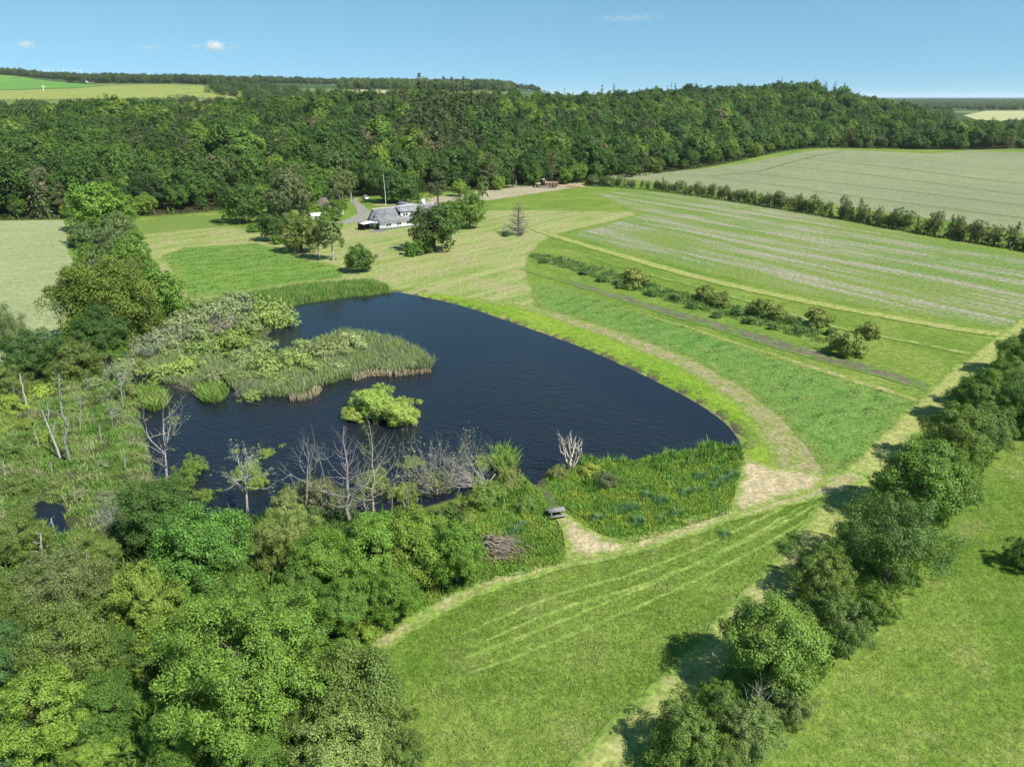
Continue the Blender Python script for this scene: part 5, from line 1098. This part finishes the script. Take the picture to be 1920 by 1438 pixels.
# brush pile
m = MB(); r = np.random.default_rng(8)
for i in range(260):
    a = r.normal(-.45, .45); c = np.array([r.normal(0, 1.0), r.normal(0, .9), 0]); hgt = max(.05, 1.25 - .5 * np.hypot(c[0], c[1])) * r.uniform(.1, 1); L = r.uniform(.8, 2.4); d = np.array([math.cos(a), math.sin(a), r.normal(-.12, .22)])
    p0 = c + [0, 0, hgt]; q = np.array([p0 - d * L / 2, p0 + r.normal(0, .06, 3), p0 + d * L / 2]); q[:, 2] = np.maximum(q[:, 2], .03); m.tube(q, r.uniform(.012, .045) * np.array([1.1, 1, .4]), 4, False)
p = flat(942, 1032); o = m.build("brush_pile", M_BARK); o.location = (p[0], p[1], Hs(*p)); o.scale = (1.05, 1.05, 1.1); o.color = (.27,.225,.19,1); tag(o, "brown heap of cut branches beside the bright green trees", "brush pile", kind="stuff")

# ================================================================ BUILT THINGS
M_WALL = plain("white_wall", (.80,.80,.79), .85, .2, .05, .8); M_TRIM = plain("white_trim", (.82,.82,.81), .6, .3, .03); M_DARK = plain("dark_paint", (.035,.033,.032), .6, .3, .2)
M_GLASS = plain("window_glass", (.025,.030,.036), .08, .6, .2, .5); M_WOOD = plain("weathered_wood", (.25,.24,.22), .9, .1, .25, 6, bump=.3); M_STONE = plain("plinth", (.07,.068,.066), .9, .1, .2)
M_RED = plain("chimney_cap", (.30,.29,.28), .9, .1)
def roof_mat(name, base):
    t = NT(name); co = t.co(); w = t.new("ShaderNodeTexWave"); w.bands_direction = 'X'; w.inputs['Scale'].default_value = 1.8; w.inputs['Distortion'].default_value = .15; t.lk(co, w.inputs['Vector'])
    n = t.noise(co, .9, 5, .65); n2 = t.noise(t.mapping(co, (3, .6, .6)), 1.5, 3)
    c = t.mix(t.ramp(n, .3, .7), tuple(x * .72 for x in base), tuple(x * 1.25 for x in base)); c = t.mix(t.ramp(n2, .55, .75), c, tuple(x * 1.5 for x in base)); c = t.mix(.22, c, w.outputs['Color'], 'MULTIPLY')
    return t.done(t.bsdf(c, .9, .12, t.bump(w.outputs['Fac'], .5, .06)))
M_ROOF = roof_mat("grey_roof", (.255,.250,.262)); M_ROOFB = roof_mat("brown_roof", (.20,.155,.135))
def empty(name, loc, rz=0.0):
    o = bpy.data.objects.new(name, None); COL.objects.link(o); o.location = loc; o.rotation_euler.z = rz; return o
def slab(m, a, b, c, d, th):                # roof plane through four points, thickened downwards
    P = np.array([a, b, c, d], float); n = np.cross(P[1] - P[0], P[3] - P[0]); n /= np.linalg.norm(n); n = n if n[2] > 0 else -n
    m.hexa(np.concatenate([P - n * th, P]))
def window(parent, cx, y, cz, w, h, panes=2, axis='x', out=-1):
    """frame with dark panes set back in it; axis x: in a front wall facing -y, axis y: in the gable facing -x"""
    fr_, gl = MB(), []
    def B(m, x0, x1, z0, z1, d0, d1):
        lo, hi = ((x0, y + min(out * d0, out * d1), z0), (x1, y + max(out * d0, out * d1), z1)) if axis == 'x' else ((y + min(out * d0, out * d1), x0, z0), (y + max(out * d0, out * d1), x1, z1))
        m.box(lo, hi)
    f = .07; x0, x1, z0, z1 = cx - w / 2, cx + w / 2, cz - h / 2, cz + h / 2
    B(fr_, x0, x1, z1 - f, z1, .0, .05); B(fr_, x0, x1, z0, z0 + f, .0, .05); B(fr_, x0, x0 + f, z0 + f, z1 - f, .0, .05); B(fr_, x1 - f, x1, z0 + f, z1 - f, .0, .05)
    for k in range(1, panes): xm = x0 + w * k / panes; B(fr_, xm - .09, xm + .09, z0 + f, z1 - f, .0, .05)
    B(fr_, x0 - .05, x1 + .05, z0 - .07, z0 - .002, .0, .10)
    wo_ = fr_.build("window", M_TRIM, parent)
    for k in range(panes):
        g = MB(); a = x0 + w * k / panes + (.09 if k else f); b = x0 + w * (k + 1) / panes - (.09 if k < panes - 1 else f)
        B(g, a + .002, b - .002, z0 + f + .002, z1 - f - .002, .004, .022); g.build("pane", M_GLASS, wo_)
    return wo_

# ---------------------------------------------------------------- the farmhouse
HP = flat(713.5, 432.3); HA = math.radians(40); HZ = Hs(*HP)
house = empty("farmhouse", (HP[0], HP[1], HZ - .02), HA); tag(house, "long white farmhouse with a grey roof, dormer and chimney", "house")
HL, HW, WH, RH = 26.5, 7.4, 2.45, 6.25; SL = (RH - WH) / (HW / 2)
m = MB(); m.box((0, 0, -.3), (HL, HW, WH)); m.build("wall", M_WALL, house)
m = MB(); m.box((-.03, -.04, -.3), (HL + .03, .0, .28)); m.box((-.05, -.04, -.3), (0, HW + .03, .28)); m.build("plinth", M_STONE, house)
g = MB(); g.add([(0.0, 0, WH), (0.0, HW, WH), (0.0, HW / 2, RH - .1), (.25, 0, WH), (.25, HW, WH), (.25, HW / 2, RH - .1)], [(0, 2, 1), (3, 4, 5)]); g.build("gable", M_WALL, house)
g = MB(); g.add([(HL, 0, WH), (HL, HW, WH), (HL, HW * .72, WH + SL * HW * .28), (HL, HW * .28, WH + SL * HW * .28)], [(0, 1, 2, 3)]); g.build("gable", M_WALL, house)
ov, oe = .45, .35; m = MB(); yE, zE = -ov, WH - ov * SL * .9; hy, hz_ = HW * .28, WH + SL * HW * .28
slab(m, (-oe, yE, zE + .12), (HL + oe, yE, zE + .12), (HL + oe, hy, hz_ + .12), (-oe, hy, hz_ + .12), .14); slab(m, (-oe, hy, hz_ + .12), (HL + oe, hy, hz_ + .12), (HL - 2.6, HW / 2, RH + .12), (-oe, HW / 2, RH + .12), .14)
slab(m, (HL + oe, HW + ov, zE + .12), (-oe, HW + ov, zE + .12), (-oe, HW - hy, hz_ + .12), (HL + oe, HW - hy, hz_ + .12), .14); slab(m, (HL + oe, HW - hy, hz_ + .12), (-oe, HW - hy, hz_ + .12), (-oe, HW / 2, RH + .12), (HL - 2.6, HW / 2, RH + .12), .14)
m.add([(HL + oe, hy, hz_ + .12), (HL + oe, HW - hy, hz_ + .12), (HL - 2.6, HW / 2, RH + .12)], [(0, 1, 2)])
roof = m.build("roof", M_ROOF, house)
m = MB(); m.tube([(-oe, HW / 2, RH + .12), (HL - 2.6, HW / 2, RH + .12)], .13, 8); m.build("ridge_cap", plain("ridge", (.45,.44,.43), .9, .1), roof)
m = MB(); m.box((8.2, HW / 2 - .16, RH + .14), (14.6, HW / 2 + .16, RH + .30)); m.build("ridge_flashing", M_TRIM, roof)
m = MB(); slab(m, (-oe - .06, yE - .03, zE + .13), (-oe, yE - .03, zE + .13), (-oe, HW / 2, RH + .2), (-oe - .06, HW / 2, RH + .2), .22); slab(m, (-oe - .06, HW / 2, RH + .2), (-oe, HW / 2, RH + .2), (-oe, HW + ov, zE + .13), (-oe - .06, HW + ov, zE + .13), .22); m.build("bargeboard", M_DARK, roof)
m = MB(); m.tube([(-oe, yE - .06, zE + .0), (HL + oe, yE - .06, zE + .0)], .07, 6); m.build("gutter", plain("zinc", (.4,.4,.41), .5, .4), house)
# rear wing
WX = 17.5; m = MB(); m.box((WX - 3.3, HW, -.3), (WX + 3.3, HW + 8.5, WH)); m.build("rear_wing_wall", M_WALL, house)
m = MB(); WS = (RH - WH) / 3.3; slab(m, (WX - 3.75, HW + 8.9, WH - .35), (WX - 3.75, HW / 2 + .3, WH - .35), (WX, HW / 2 + .3, RH + .1), (WX, HW + 8.9, RH + .1), .14); slab(m, (WX, HW + 8.9, RH + .1), (WX, HW / 2 + .3, RH + .1), (WX + 3.75, HW / 2 + .3, WH - .35), (WX + 3.75, HW + 8.9, WH - .35), .14); m.build("rear_wing_roof", M_ROOF, house)
m = MB(); m.add([(WX - 3.3, HW + 8.5, WH), (WX + 3.3, HW + 8.5, WH), (WX, HW + 8.5, RH)], [(0, 1, 2)]); m.build("gable", M_WALL, house)
# chimney
m = MB(); m.box((18.6, HW / 2 - .4, RH - .8), (19.6, HW / 2 + .45, RH + 1.75)); ch = m.build("chimney", M_WALL, house); m = MB(); m.box((18.52, HW / 2 - .48, RH + 1.752), (19.68, HW / 2 + .53, RH + 1.9)); m.build("chimney_cap", M_RED, ch)
# dormer
dx0, dx1, dy = 8.3, 11.9, .75; dz0 = WH + SL * dy; dzt = WH + 2.62
m = MB(); m.box((dx0, dy, dz0 - .3), (dx1, 3.0, dzt)); dorm = m.build("dormer", M_WALL, house)
m = MB(); slab(m, (dx0 - .35, dy - .45, dzt - .02), (dx1 + .35, dy - .45, dzt - .02), (dx1 + .35, HW / 2 - .1, RH + .20), (dx0 - .35, HW / 2 - .1, RH + .20), .16); m.build("dormer_roof", M_ROOF, dorm)
m = MB(); m.box((dx0 - .004, dy + .05, dz0 - .3), (dx0 - .03, 3.0, dzt - .1)); m.build("dormer_cheek", M_DARK, dorm)
window(dorm, (dx0 + dx1) / 2, dy, dz0 + .78, 1.9, 1.0, 2)
for cx in (3.1, 7.0, 10.8, 14.4, 18.2, 22.0): window(house, cx, 0, 1.50, 1.75, 1.05, 2)
window(house, HW / 2, 0, 3.85, 1.5, 1.05, 2, 'y')
m = MB(); m.box((-.10, .55, .05), (-.03, 2.6, 2.15)); dr = m.build("door", M_DARK, house)
for k in range(3): g = MB(); g.box((-.125, .63 + k * .66, .25), (-.102, 1.19 + k * .66, 2.05)); g.build("pane", M_GLASS, dr)

# pergola, terrace, pole
def hl(x, y, z=0.0): c_, s_ = math.cos(HA), math.sin(HA); return (HP[0] + x * c_ - y * s_, HP[1] + x * s_ + y * c_, HZ + z)
pg = empty("pergola", hl(-4.7, 2.2), HA); tag(pg, "white roofed open shelter at the farmhouse's shaded gable", "pergola")
m = MB(); m.hexa([(0,0,2.05),(4.4,0,2.45),(4.4,4.2,2.45),(0,4.2,2.05),(0,0,2.17),(4.4,0,2.57),(4.4,4.2,2.57),(0,4.2,2.17)]); m.build("roof", plain("white_sheet", (.82,.82,.80), .6, .3, .05), pg)
for x, y in ((.15,.15),(.15,4.05),(4.2,.15),(4.2,4.05),(2.2,.15)): m = MB(); m.box((x - .06, y - .06, 0), (x + .06, y + .06, 2.06 + x * .09)); m.build("post", M_DARK, pg)
m = MB(); m.box((.1, 4.1, .0), (4.3, 4.2, 1.9)); m.build("back_screen", M_DARK, pg)
m = MB(); m.box((.8, 1.4, .68), (3.2, 2.6, .74)); [m.box((x, y, 0), (x + .07, y + .07, .678)) for x in (.9, 3.0) for y in (1.5, 2.4)]; o = m.build("garden_table", M_DARK); o.location = hl(-4.7, 2.2, .02); o.rotation_euler.z = HA; tag(o, "dark garden table under the white roofed shelter", "table")
ter = empty("terrace", hl(-3.6, -2.2, 0), HA); tag(ter, "grey paved terrace at the farmhouse corner", "terrace", kind="structure")
M_PAVE = [plain("paving" + str(i), c_, .9, .1, .2, 2) for i, c_ in enumerate([(.26,.24,.23), (.22,.205,.20), (.19,.18,.175)])]
m = MB(); m.box((-.05, -.05, -.1), (4.85, 3.65, .06)); m.build("kerb", M_STONE, ter)
for i in range(6):
    for j in range(5): m = MB(); m.box((i * .8 + .02, j * .72 + .02, .062), (i * .8 + .78, j * .72 + .70, .085 + .006 * ((i * 3 + j) % 3))); m.build("paving_slab", M_PAVE[(i * 7 + j * 3) % 3], ter)
fb = flat(724, 391); fz = Hs(*fb); fh = top_height(fb[1], 330) - fz
fp = empty("flagpole", (fb[0], fb[1], fz)); tag(fp, "tall white flagpole behind the farmhouse", "flagpole")
m = MB(); m.tube([(0, 0, 0), (0, 0, fh * .5), (-.25, 0, fh)], [.085, .07, .04], 8); m.build("pole", M_TRIM, fp); m = MB(); m.tube([(-.25, 0, fh), (-.25, 0, fh + .25)], [.12, .04], 8); m.build("finial", M_TRIM, fp); m = MB(); m.box((-.25, -.2, -.1), (.25, .2, .7)); m.build("foot_bracket", M_DARK, fp)

# sheds
def shed(px, L, Wd, wh, rh, rz, rmat, label, wmat=M_WALL):
    b = flat(*px); e = empty("shed", (b[0], b[1], Hs(*b)), rz); tag(e, label, "shed")
    m = MB(); m.box((0, 0, -.2), (L, Wd, wh)); m.build("wall", wmat, e)
    m = MB(); k = (rh - wh) / (Wd / 2); slab(m, (-.3, -.3, wh - .3 * k + .06), (L + .3, -.3, wh - .3 * k + .06), (L + .3, Wd / 2, rh + .06), (-.3, Wd / 2, rh + .06), .1); slab(m, (L + .3, Wd + .3, wh - .3 * k + .06), (-.3, Wd + .3, wh - .3 * k + .06), (-.3, Wd / 2, rh + .06), (L + .3, Wd / 2, rh + .06), .1); m.build("roof", rmat, e)
    m = MB(); m.add([(0, 0, wh), (0, Wd, wh), (0, Wd / 2, rh)], [(0, 2, 1)]); m.build("gable", wmat, e); m = MB(); m.add([(L, 0, wh), (L, Wd, wh), (L, Wd / 2, rh)], [(0, 1, 2)]); m.build("gable", wmat, e)
    m = MB(); m.box((.8, -.05, 0), (1.8, -.005, 1.95)); m.build("door", M_DARK, e); window(e, L * .62, 0, 1.35, 1.1, .8, 1); return e
shed((600,396), 9, 5.5, 2.2, 4.4, math.radians(35), M_ROOFB, "brown roofed shed half hidden by the birches")
shed((586,416), 4.0, 3.2, 1.9, 2.7, math.radians(30), plain("white_roof", (.78,.78,.77), .7, .2, .05), "small white roofed shed behind the broad olive tree")
shed((628,408), 4.5, 3.4, 2.0, 3.2, math.radians(60), plain("pale_roof", (.6,.6,.59), .7, .2, .1), "little pale shed beside the driveway")

# ---------------------------------------------------------------- parked car
cb = flat(686, 374); car = empty("car", (cb[0], cb[1], Hs(*cb) + .06), math.radians(-62)); tag(car, "silver hatchback parked on the grass in the trees' shade", "car")
M_CAR = plain("silver_paint", (.62,.64,.66), .3, .5, .03, metal=.4); M_TYRE = plain("tyre", (.02,.02,.02), .9, .1); M_RIM = plain("rim", (.5,.5,.5), .4, .5, metal=.6)
prof = [(-2.1,.35),(-2.15,.75),(-1.95,1.0),(-1.55,1.42),(-.9,1.52),(.2,1.48),(.95,1.0),(1.9,.85),(2.12,.6),(2.1,.32)]
def extrude(prof, y0, y1, inset=0):
    n = len(prof); zt = max(p[1] for p in prof); v = [(x, y0 + (inset if z > 1.02 else 0), z) for x, z in prof] + [(x, y1 - (inset if z > 1.02 else 0), z) for x, z in prof]
    f4 = [(i, i + 1, n + i + 1, n + i) for i in range(n - 1)] + [(n - 1, 0, n, 2 * n - 1)]
    f3 = [(0, i + 1, i) for i in range(1, n - 1)] + [(n, n + i, n + i + 1) for i in range(1, n - 1)]
    return v, f4, f3
v, f4, f3 = extrude(prof, -.86, .86, .14); m = MB(); m.add(v, f4); m.add(v, f3); m.build("body", M_CAR, car)
m = MB(); m.hexa([(.30,-.60,1.44),(.96,-.74,1.03),(.96,.74,1.03),(.30,.60,1.44),(.34,-.60,1.48),(1.0,-.74,1.06),(1.0,.74,1.06),(.34,.60,1.48)]); m.build("windscreen", M_GLASS, car)
m = MB(); m.hexa([(-1.96,-.70,1.05),(-1.58,-.60,1.40),(-1.58,.60,1.40),(-1.96,.70,1.05),(-2.0,-.70,1.07),(-1.62,-.60,1.43),(-1.62,.60,1.43),(-2.0,.70,1.07)]); m.build("rear_window", M_GLASS, car)
for s in (-1, 1):
    m = MB(); y = s * .79; m.hexa([(-1.55,y-.02,1.06),(.75,y-.02,1.06),(.75,y+.02,1.06),(-1.55,y+.02,1.06),(-1.35,s*.735-.02,1.40),(.2,s*.735-.02,1.40),(.2,s*.735+.02,1.40),(-1.35,s*.735+.02,1.40)]); m.build("side_window", M_GLASS, car)
    for x in (-1.3, 1.3):
        m = MB(); m.disc_cyl((x, s * .70, .31), (x, s * .89, .31), .32); w_ = m.build("wheel", M_TYRE, car); m = MB(); m.disc_cyl((x, s * .885, .31), (x, s * .905, .31), .2); m.build("rim", M_RIM, w_)
    m = MB(); m.box((2.0, s * .62 - .16, .62), (2.13, s * .62 + .16, .76)); m.build("headlight", M_TRIM, car); m = MB(); m.box((-2.17, s * .66 - .12, .78), (-2.05, s * .66 + .12, .98)); m.build("tail_light", plain("red_lens", (.4,.02,.02), .3, .5), car)

# ---------------------------------------------------------------- logging forwarder with its load
fb_ = flat(1024, 352); fw = empty("forwarder", (fb_[0], fb_[1], Hs(*fb_) + .05), math.radians(-8)); tag(fw, "logging forwarder loaded with logs on the dirt yard", "forestry vehicle")
M_YEL = plain("machine_cream", (.52,.44,.27), .5, .3, .15); M_MACH = plain("machine_dark", (.05,.048,.045), .6, .3, .2); M_LOG = plain("log", (.42,.30,.17), .85, .1, .3, 2); M_RUST = plain("machine_brown", (.30,.20,.15), .6, .3, .2)
m = MB(); m.hexa([(-5.6,-1.0,.9),(-2.6,-1.1,.9),(-2.6,1.1,.9),(-5.6,1.0,.9),(-5.3,-.85,2.0),(-2.6,-1.0,2.35),(-2.6,1.0,2.35),(-5.3,.85,2.0)]); m.build("engine_hood", M_RUST, fw)
m = MB(); m.hexa([(-2.5,-1.05,1.2),(-.7,-1.05,1.2),(-.7,1.05,1.2),(-2.5,1.05,1.2),(-2.35,-.9,3.7),(-.8,-.9,3.7),(-.8,.9,3.7),(-2.35,.9,3.7)]); cabm = m.build("cab", M_MACH, fw)
m = MB(); m.box((-2.45, -.98, 3.702), (-.7, .98, 3.9)); m.build("cab_roof", M_YEL, cabm)
for s in (-1, 1): m = MB(); m.box((-2.2, s * 1.0 - .02, 2.2), (-.9, s * 1.0 + .02, 3.5)); m.build("side_window", M_GLASS, cabm)
m = MB(); m.box((-2.6, -.45, .75), (5.6, .45, 1.15)); m.build("chassis", M_MACH, fw); m = MB(); m.box((-.4, -1.2, 1.2), (-.25, 1.2, 3.2)); m.build("headboard", M_YEL, fw)
for x in (-4.9, -3.3, 2.4, 3.9):
    for s in (-1, 1): m = MB(); m.disc_cyl((x, s * .75, .7), (x, s * 1.35, .7), .72, 16); w_ = m.build("wheel", M_TYRE, fw); m = MB(); m.disc_cyl((x, s * 1.33, .7), (x, s * 1.37, .7), .34, 12); m.build("rim", M_YEL, w_)
for x in (.4, 2.0, 3.6, 5.2):
    for s in (-1, 1): m = MB(); m.box((x - .07, s * 1.2 - .07, 1.1), (x + .07, s * 1.2 + .07, 3.0)); m.build("stake", M_MACH, fw)
lr = np.random.default_rng(3)
for j in range(4):
    for k in range(6 - j % 2): y = -.92 + k * .37 + (j % 2) * .18; m = MB(); m.tube([(-.1 + lr.uniform(-.1, .3), y, 1.35 + j * .34), (5.4 + lr.uniform(-.3, .4), y + lr.normal(0, .03), 1.35 + j * .34)], [.17, .14], 8); m.build("log", M_LOG, fw)
m = MB(); m.tube([(-.15, 0, 3.0), (-.15, 0, 4.4)], .17, 8); m.tube([(-.15, 0, 4.3), (2.6, 0, 4.75)], [.14, .12], 6); m.tube([(2.6, 0, 4.75), (5.4, .1, 4.4)], [.12, .09], 6); crane = m.build("crane", M_MACH, fw)
m = MB(); m.tube([(5.4, .1, 4.4), (5.45, .1, 3.6)], .07, 6); m.box((5.2, -.2, 3.2), (5.7, .4, 3.6)); m.tube([(5.2, .1, 3.3), (4.95, .1, 2.8), (5.25, .1, 2.4)], .06, 5); m.tube([(5.7, .1, 3.3), (5.95, .1, 2.8), (5.6, .1, 2.4)], .06, 5); m.build("grapple", M_MACH, crane)
# heap of branches and chips beside it
pb = flat(1074, 351); m = MB(); r = np.random.default_rng(12)
for i in range(110): c = np.array([r.normal(0, 3.0), r.normal(0, .9), 0]); z = max(.1, 1.0 - .2 * abs(c[0])) * r.uniform(.1, 1); a = r.normal(.1, .5); L = r.uniform(1.2, 3.2); d = np.array([math.cos(a), math.sin(a), r.normal(0, .12)]); q = c + [0, 0, z]; P_ = np.array([q - d * L / 2, q + d * L / 2]); P_[:, 2] = np.maximum(P_[:, 2], .06); m.tube(P_, r.uniform(.05, .11), 5)
o = m.build("log_heap", M_LOG); o.location = (pb[0], pb[1], Hs(*pb)); tag(o, "low tan heap of thin logs right of the logging vehicle", "log heap", kind="stuff")

# ---------------------------------------------------------------- picnic table
pt = flat(1043, 968); pic = empty("picnic_table", (pt[0], pt[1], Hs(*pt) + .02), math.radians(14)); tag(pic, "weathered grey picnic table with benches by the muddy landing", "picnic table")
for k in range(5): m = MB(); m.box((-.9, -.37 + k * .15, .72), (.9, -.235 + k * .15, .765)); m.build("table_plank", M_WOOD, pic)
for s in (-1, 1):
    b_ = empty("bench", (0, 0, 0)); b_.parent = pic
    for k in range(2): m = MB(); m.box((-.9, s * .72 - .14 + k * .145, .42), (.9, s * .72 - .005 + k * .145, .46)); m.build("bench_plank", M_WOOD, b_)
    m = MB(); x = s * .62; m.box((x - .03, -.85, .35), (x + .03, .85, .418)); m.box((x - .03, -.36, .65), (x + .03, .36, .718)); m.hexa([(x-.03,-.62,0),(x+.03,-.62,0),(x+.03,-.52,0),(x-.03,-.52,0),(x-.03,-.30,.65),(x+.03,-.30,.65),(x+.03,-.20,.65),(x-.03,-.20,.65)]); m.hexa([(x-.03,.52,0),(x+.03,.52,0),(x+.03,.62,0),(x-.03,.62,0),(x-.03,.20,.65),(x+.03,.20,.65),(x+.03,.30,.65),(x-.03,.30,.65)]); m.build("leg_frame", M_WOOD, pic)

# hunting ladder leaning by the dead conifer
hb = flat(946, 441); hd = empty("raised_hide", (hb[0], hb[1], Hs(*hb)), .5); tag(hd, "small wooden raised hide beside the dead conifer", "raised hide")
for x in (-.45, .45):
    for y in (-.4, .4): m = MB(); m.tube([(x * 1.35, y * 1.4, 0), (x, y, 2.6)], .055, 6); m.build("leg", M_WOOD, hd)
m = MB(); m.box((-.55, -.5, 1.5), (.55, .5, 1.58)); m.build("platform", M_WOOD, hd); m = MB(); m.box((-.52, -.52, 2.1), (.52, -.46, 2.3)); m.box((-.52, .46, 2.1), (.52, .52, 2.3)); m.build("rail", M_WOOD, hd)
for k in range(5): m = MB(); m.tube([(-.25, -.85 + k * .07, .2 + k * .29), (.25, -.85 + k * .07, .2 + k * .29)], .03, 5); m.build("rung", M_WOOD, hd)

# ---------------------------------------------------------------- far things
fh_ = hit(156, 156); e = empty("far_farmhouse", (fh_[0], fh_[1], float(H0(*fh_)) + 1), .3); tag(e, "tiny white farmhouse with a reddish roof on the far hill", "house")
m = MB(); m.box((0, 0, -2), (18, 9, 4)); m.build("wall", M_WALL, e); m = MB(); slab(m, (-.5, -.6, 3.6), (18.5, -.6, 3.6), (18.5, 4.5, 8), (-.5, 4.5, 8), .3); slab(m, (18.5, 9.6, 3.6), (-.5, 9.6, 3.6), (-.5, 4.5, 8), (18.5, 4.5, 8), .3); m.build("roof", plain("far_roof", (.3,.12,.08), .9, .1), e)
mh = hit(82, 171); e = empty("white_mast", (mh[0], mh[1], float(H0(*mh))), 0); tag(e, "small white mast standing on the far pasture", "mast")
m = MB(); m.tube([(0, 0, -1), (0, 0, 8)], [.6, .4], 6); m.build("pole", M_TRIM, e); m = MB(); m.box((-1.5, -1, 5), (2.5, 1, 6.5)); m.build("head", M_TRIM, e)
for i, (u, hpx) in enumerate([(96,9),(103,8),(111,9),(131,8),(152,9),(163,7)]):
    Y = 5200.0; X = (u - 960) / 1435 * Y; z = 88.0; e = empty("wind_turbine", (X, Y, z)); tag(e, f"{ORD(i + 1)} tiny white wind turbine from the left on the skyline", "wind turbine", "far wind turbines")
    hub = 40 + (181 - 141.5 + i % 2) * .000646 * Y + 6 - z + 18; m = MB(); m.tube([(0, 0, 0), (0, 0, hub)], [2.0, 1.2], 8); m.build("tower", M_TRIM, e)
    m = MB(); m.box((-1.5, -4, hub - 1.3), (1.5, 3, hub + 1.3)); m.build("nacelle", M_TRIM, e)
    for k in range(3): a = .4 + i + k * 2.094; m = MB(); m.tube([(0, -5, hub), (math.cos(a) * 22, -5, hub + math.sin(a) * 22)], [1.1, .3], 5); m.build("blade", M_TRIM, e)

# ---------------------------------------------------------------- clouds
def cloud(u, v, wpx, hpx, dens, label, seed, dist=9000.0):
    d = np.array([(u - 960) / FPX, CP + (719 - v) / FPX * SP, -SP + (719 - v) / FPX * CP]); d /= np.linalg.norm(d); c = np.array([0, 0, CH]) + d * dist; k = dist / FPX
    r = np.random.default_rng(seed); m = MB(); t = NT("cloud"); n = t.noise(t.new("ShaderNodeTexCoord").outputs['Object'], 11.0 / (wpx * k), 5, .65)
    co = t.new("ShaderNodeTexCoord").outputs['Object']; mp = t.mapping(co, (2 / (wpx * k), 2 / (wpx * k), 2 / (hpx * k))); ln = t.new("ShaderNodeVectorMath", operation='LENGTH'); t.lk(mp, ln.inputs[0])
    fall = t.math('SUBTRACT', 1.0, ln.outputs['Value'], True); de = t.math('MULTIPLY', t.ramp(t.math('ADD', t.math('MULTIPLY', fall, .9), t.math('MULTIPLY', t.math('SUBTRACT', n, .62), 2.4)), .05, .6), dens / (wpx * k))
    pv = t.new("ShaderNodeVolumePrincipled"); pv.inputs['Color'].default_value = (.98,.98,.98,1); pv.inputs['Anisotropy'].default_value = .2; t.lk(de, pv.inputs['Density']); t.lk(pv.outputs[0], t.out.inputs['Volume'])
    bm_v = []; rings = 8
    for i in range(rings + 1):
        th = math.pi * i / rings
        for j in range(14): ph = 2 * math.pi * j / 14; bm_v.append((wpx * k * .56 * math.sin(th) * math.cos(ph), wpx * k * .56 * math.sin(th) * math.sin(ph), hpx * k * .56 * math.cos(th)))
    f = [(i * 14 + j, i * 14 + (j + 1) % 14, (i + 1) * 14 + (j + 1) % 14, (i + 1) * 14 + j) for i in range(rings) for j in range(14)]
    o = obj("cloud", mesh_np("cloud", np.array(bm_v), np.array(f)[:, ::-1], [t.m]), None, tuple(c)); tag(o, label, "cloud", "small clouds"); return o
cloud(403, 87, 46, 28, 9, "brightest small white cloud above the far fields", 1)
cloud(48, 84, 40, 18, 4, "faint small white cloud near the left edge of the sky", 2)
cloud(365, 87, 30, 10, 1.2, "thin wisp left of the brightest cloud", 3)
cloud(440, 90, 34, 12, 1.0, "thin wisp right of the brightest cloud", 4)
cloud(280, 90, 70, 14, 1.0, "long faint wisp left of the bright cloud", 5)
cloud(1180, 35, 190, 14, 1.2, "long thin grey wisp high in the middle of the sky", 6)

# ---------------------------------------------------------------- the air
m = MB(); m.box((-95000, -40, -6), (95000, 66000, 150)); t = NT("haze"); pv = t.new("ShaderNodeVolumePrincipled"); pv.inputs['Color'].default_value = (.80,.90,1,1); pv.inputs['Density'].default_value = .00003; pv.inputs['Anisotropy'].default_value = .0
t.lk(pv.outputs[0], t.out.inputs['Volume']); o = m.build("haze", t.m); tag(o, "thin summer haze over the far land", kind="stuff")
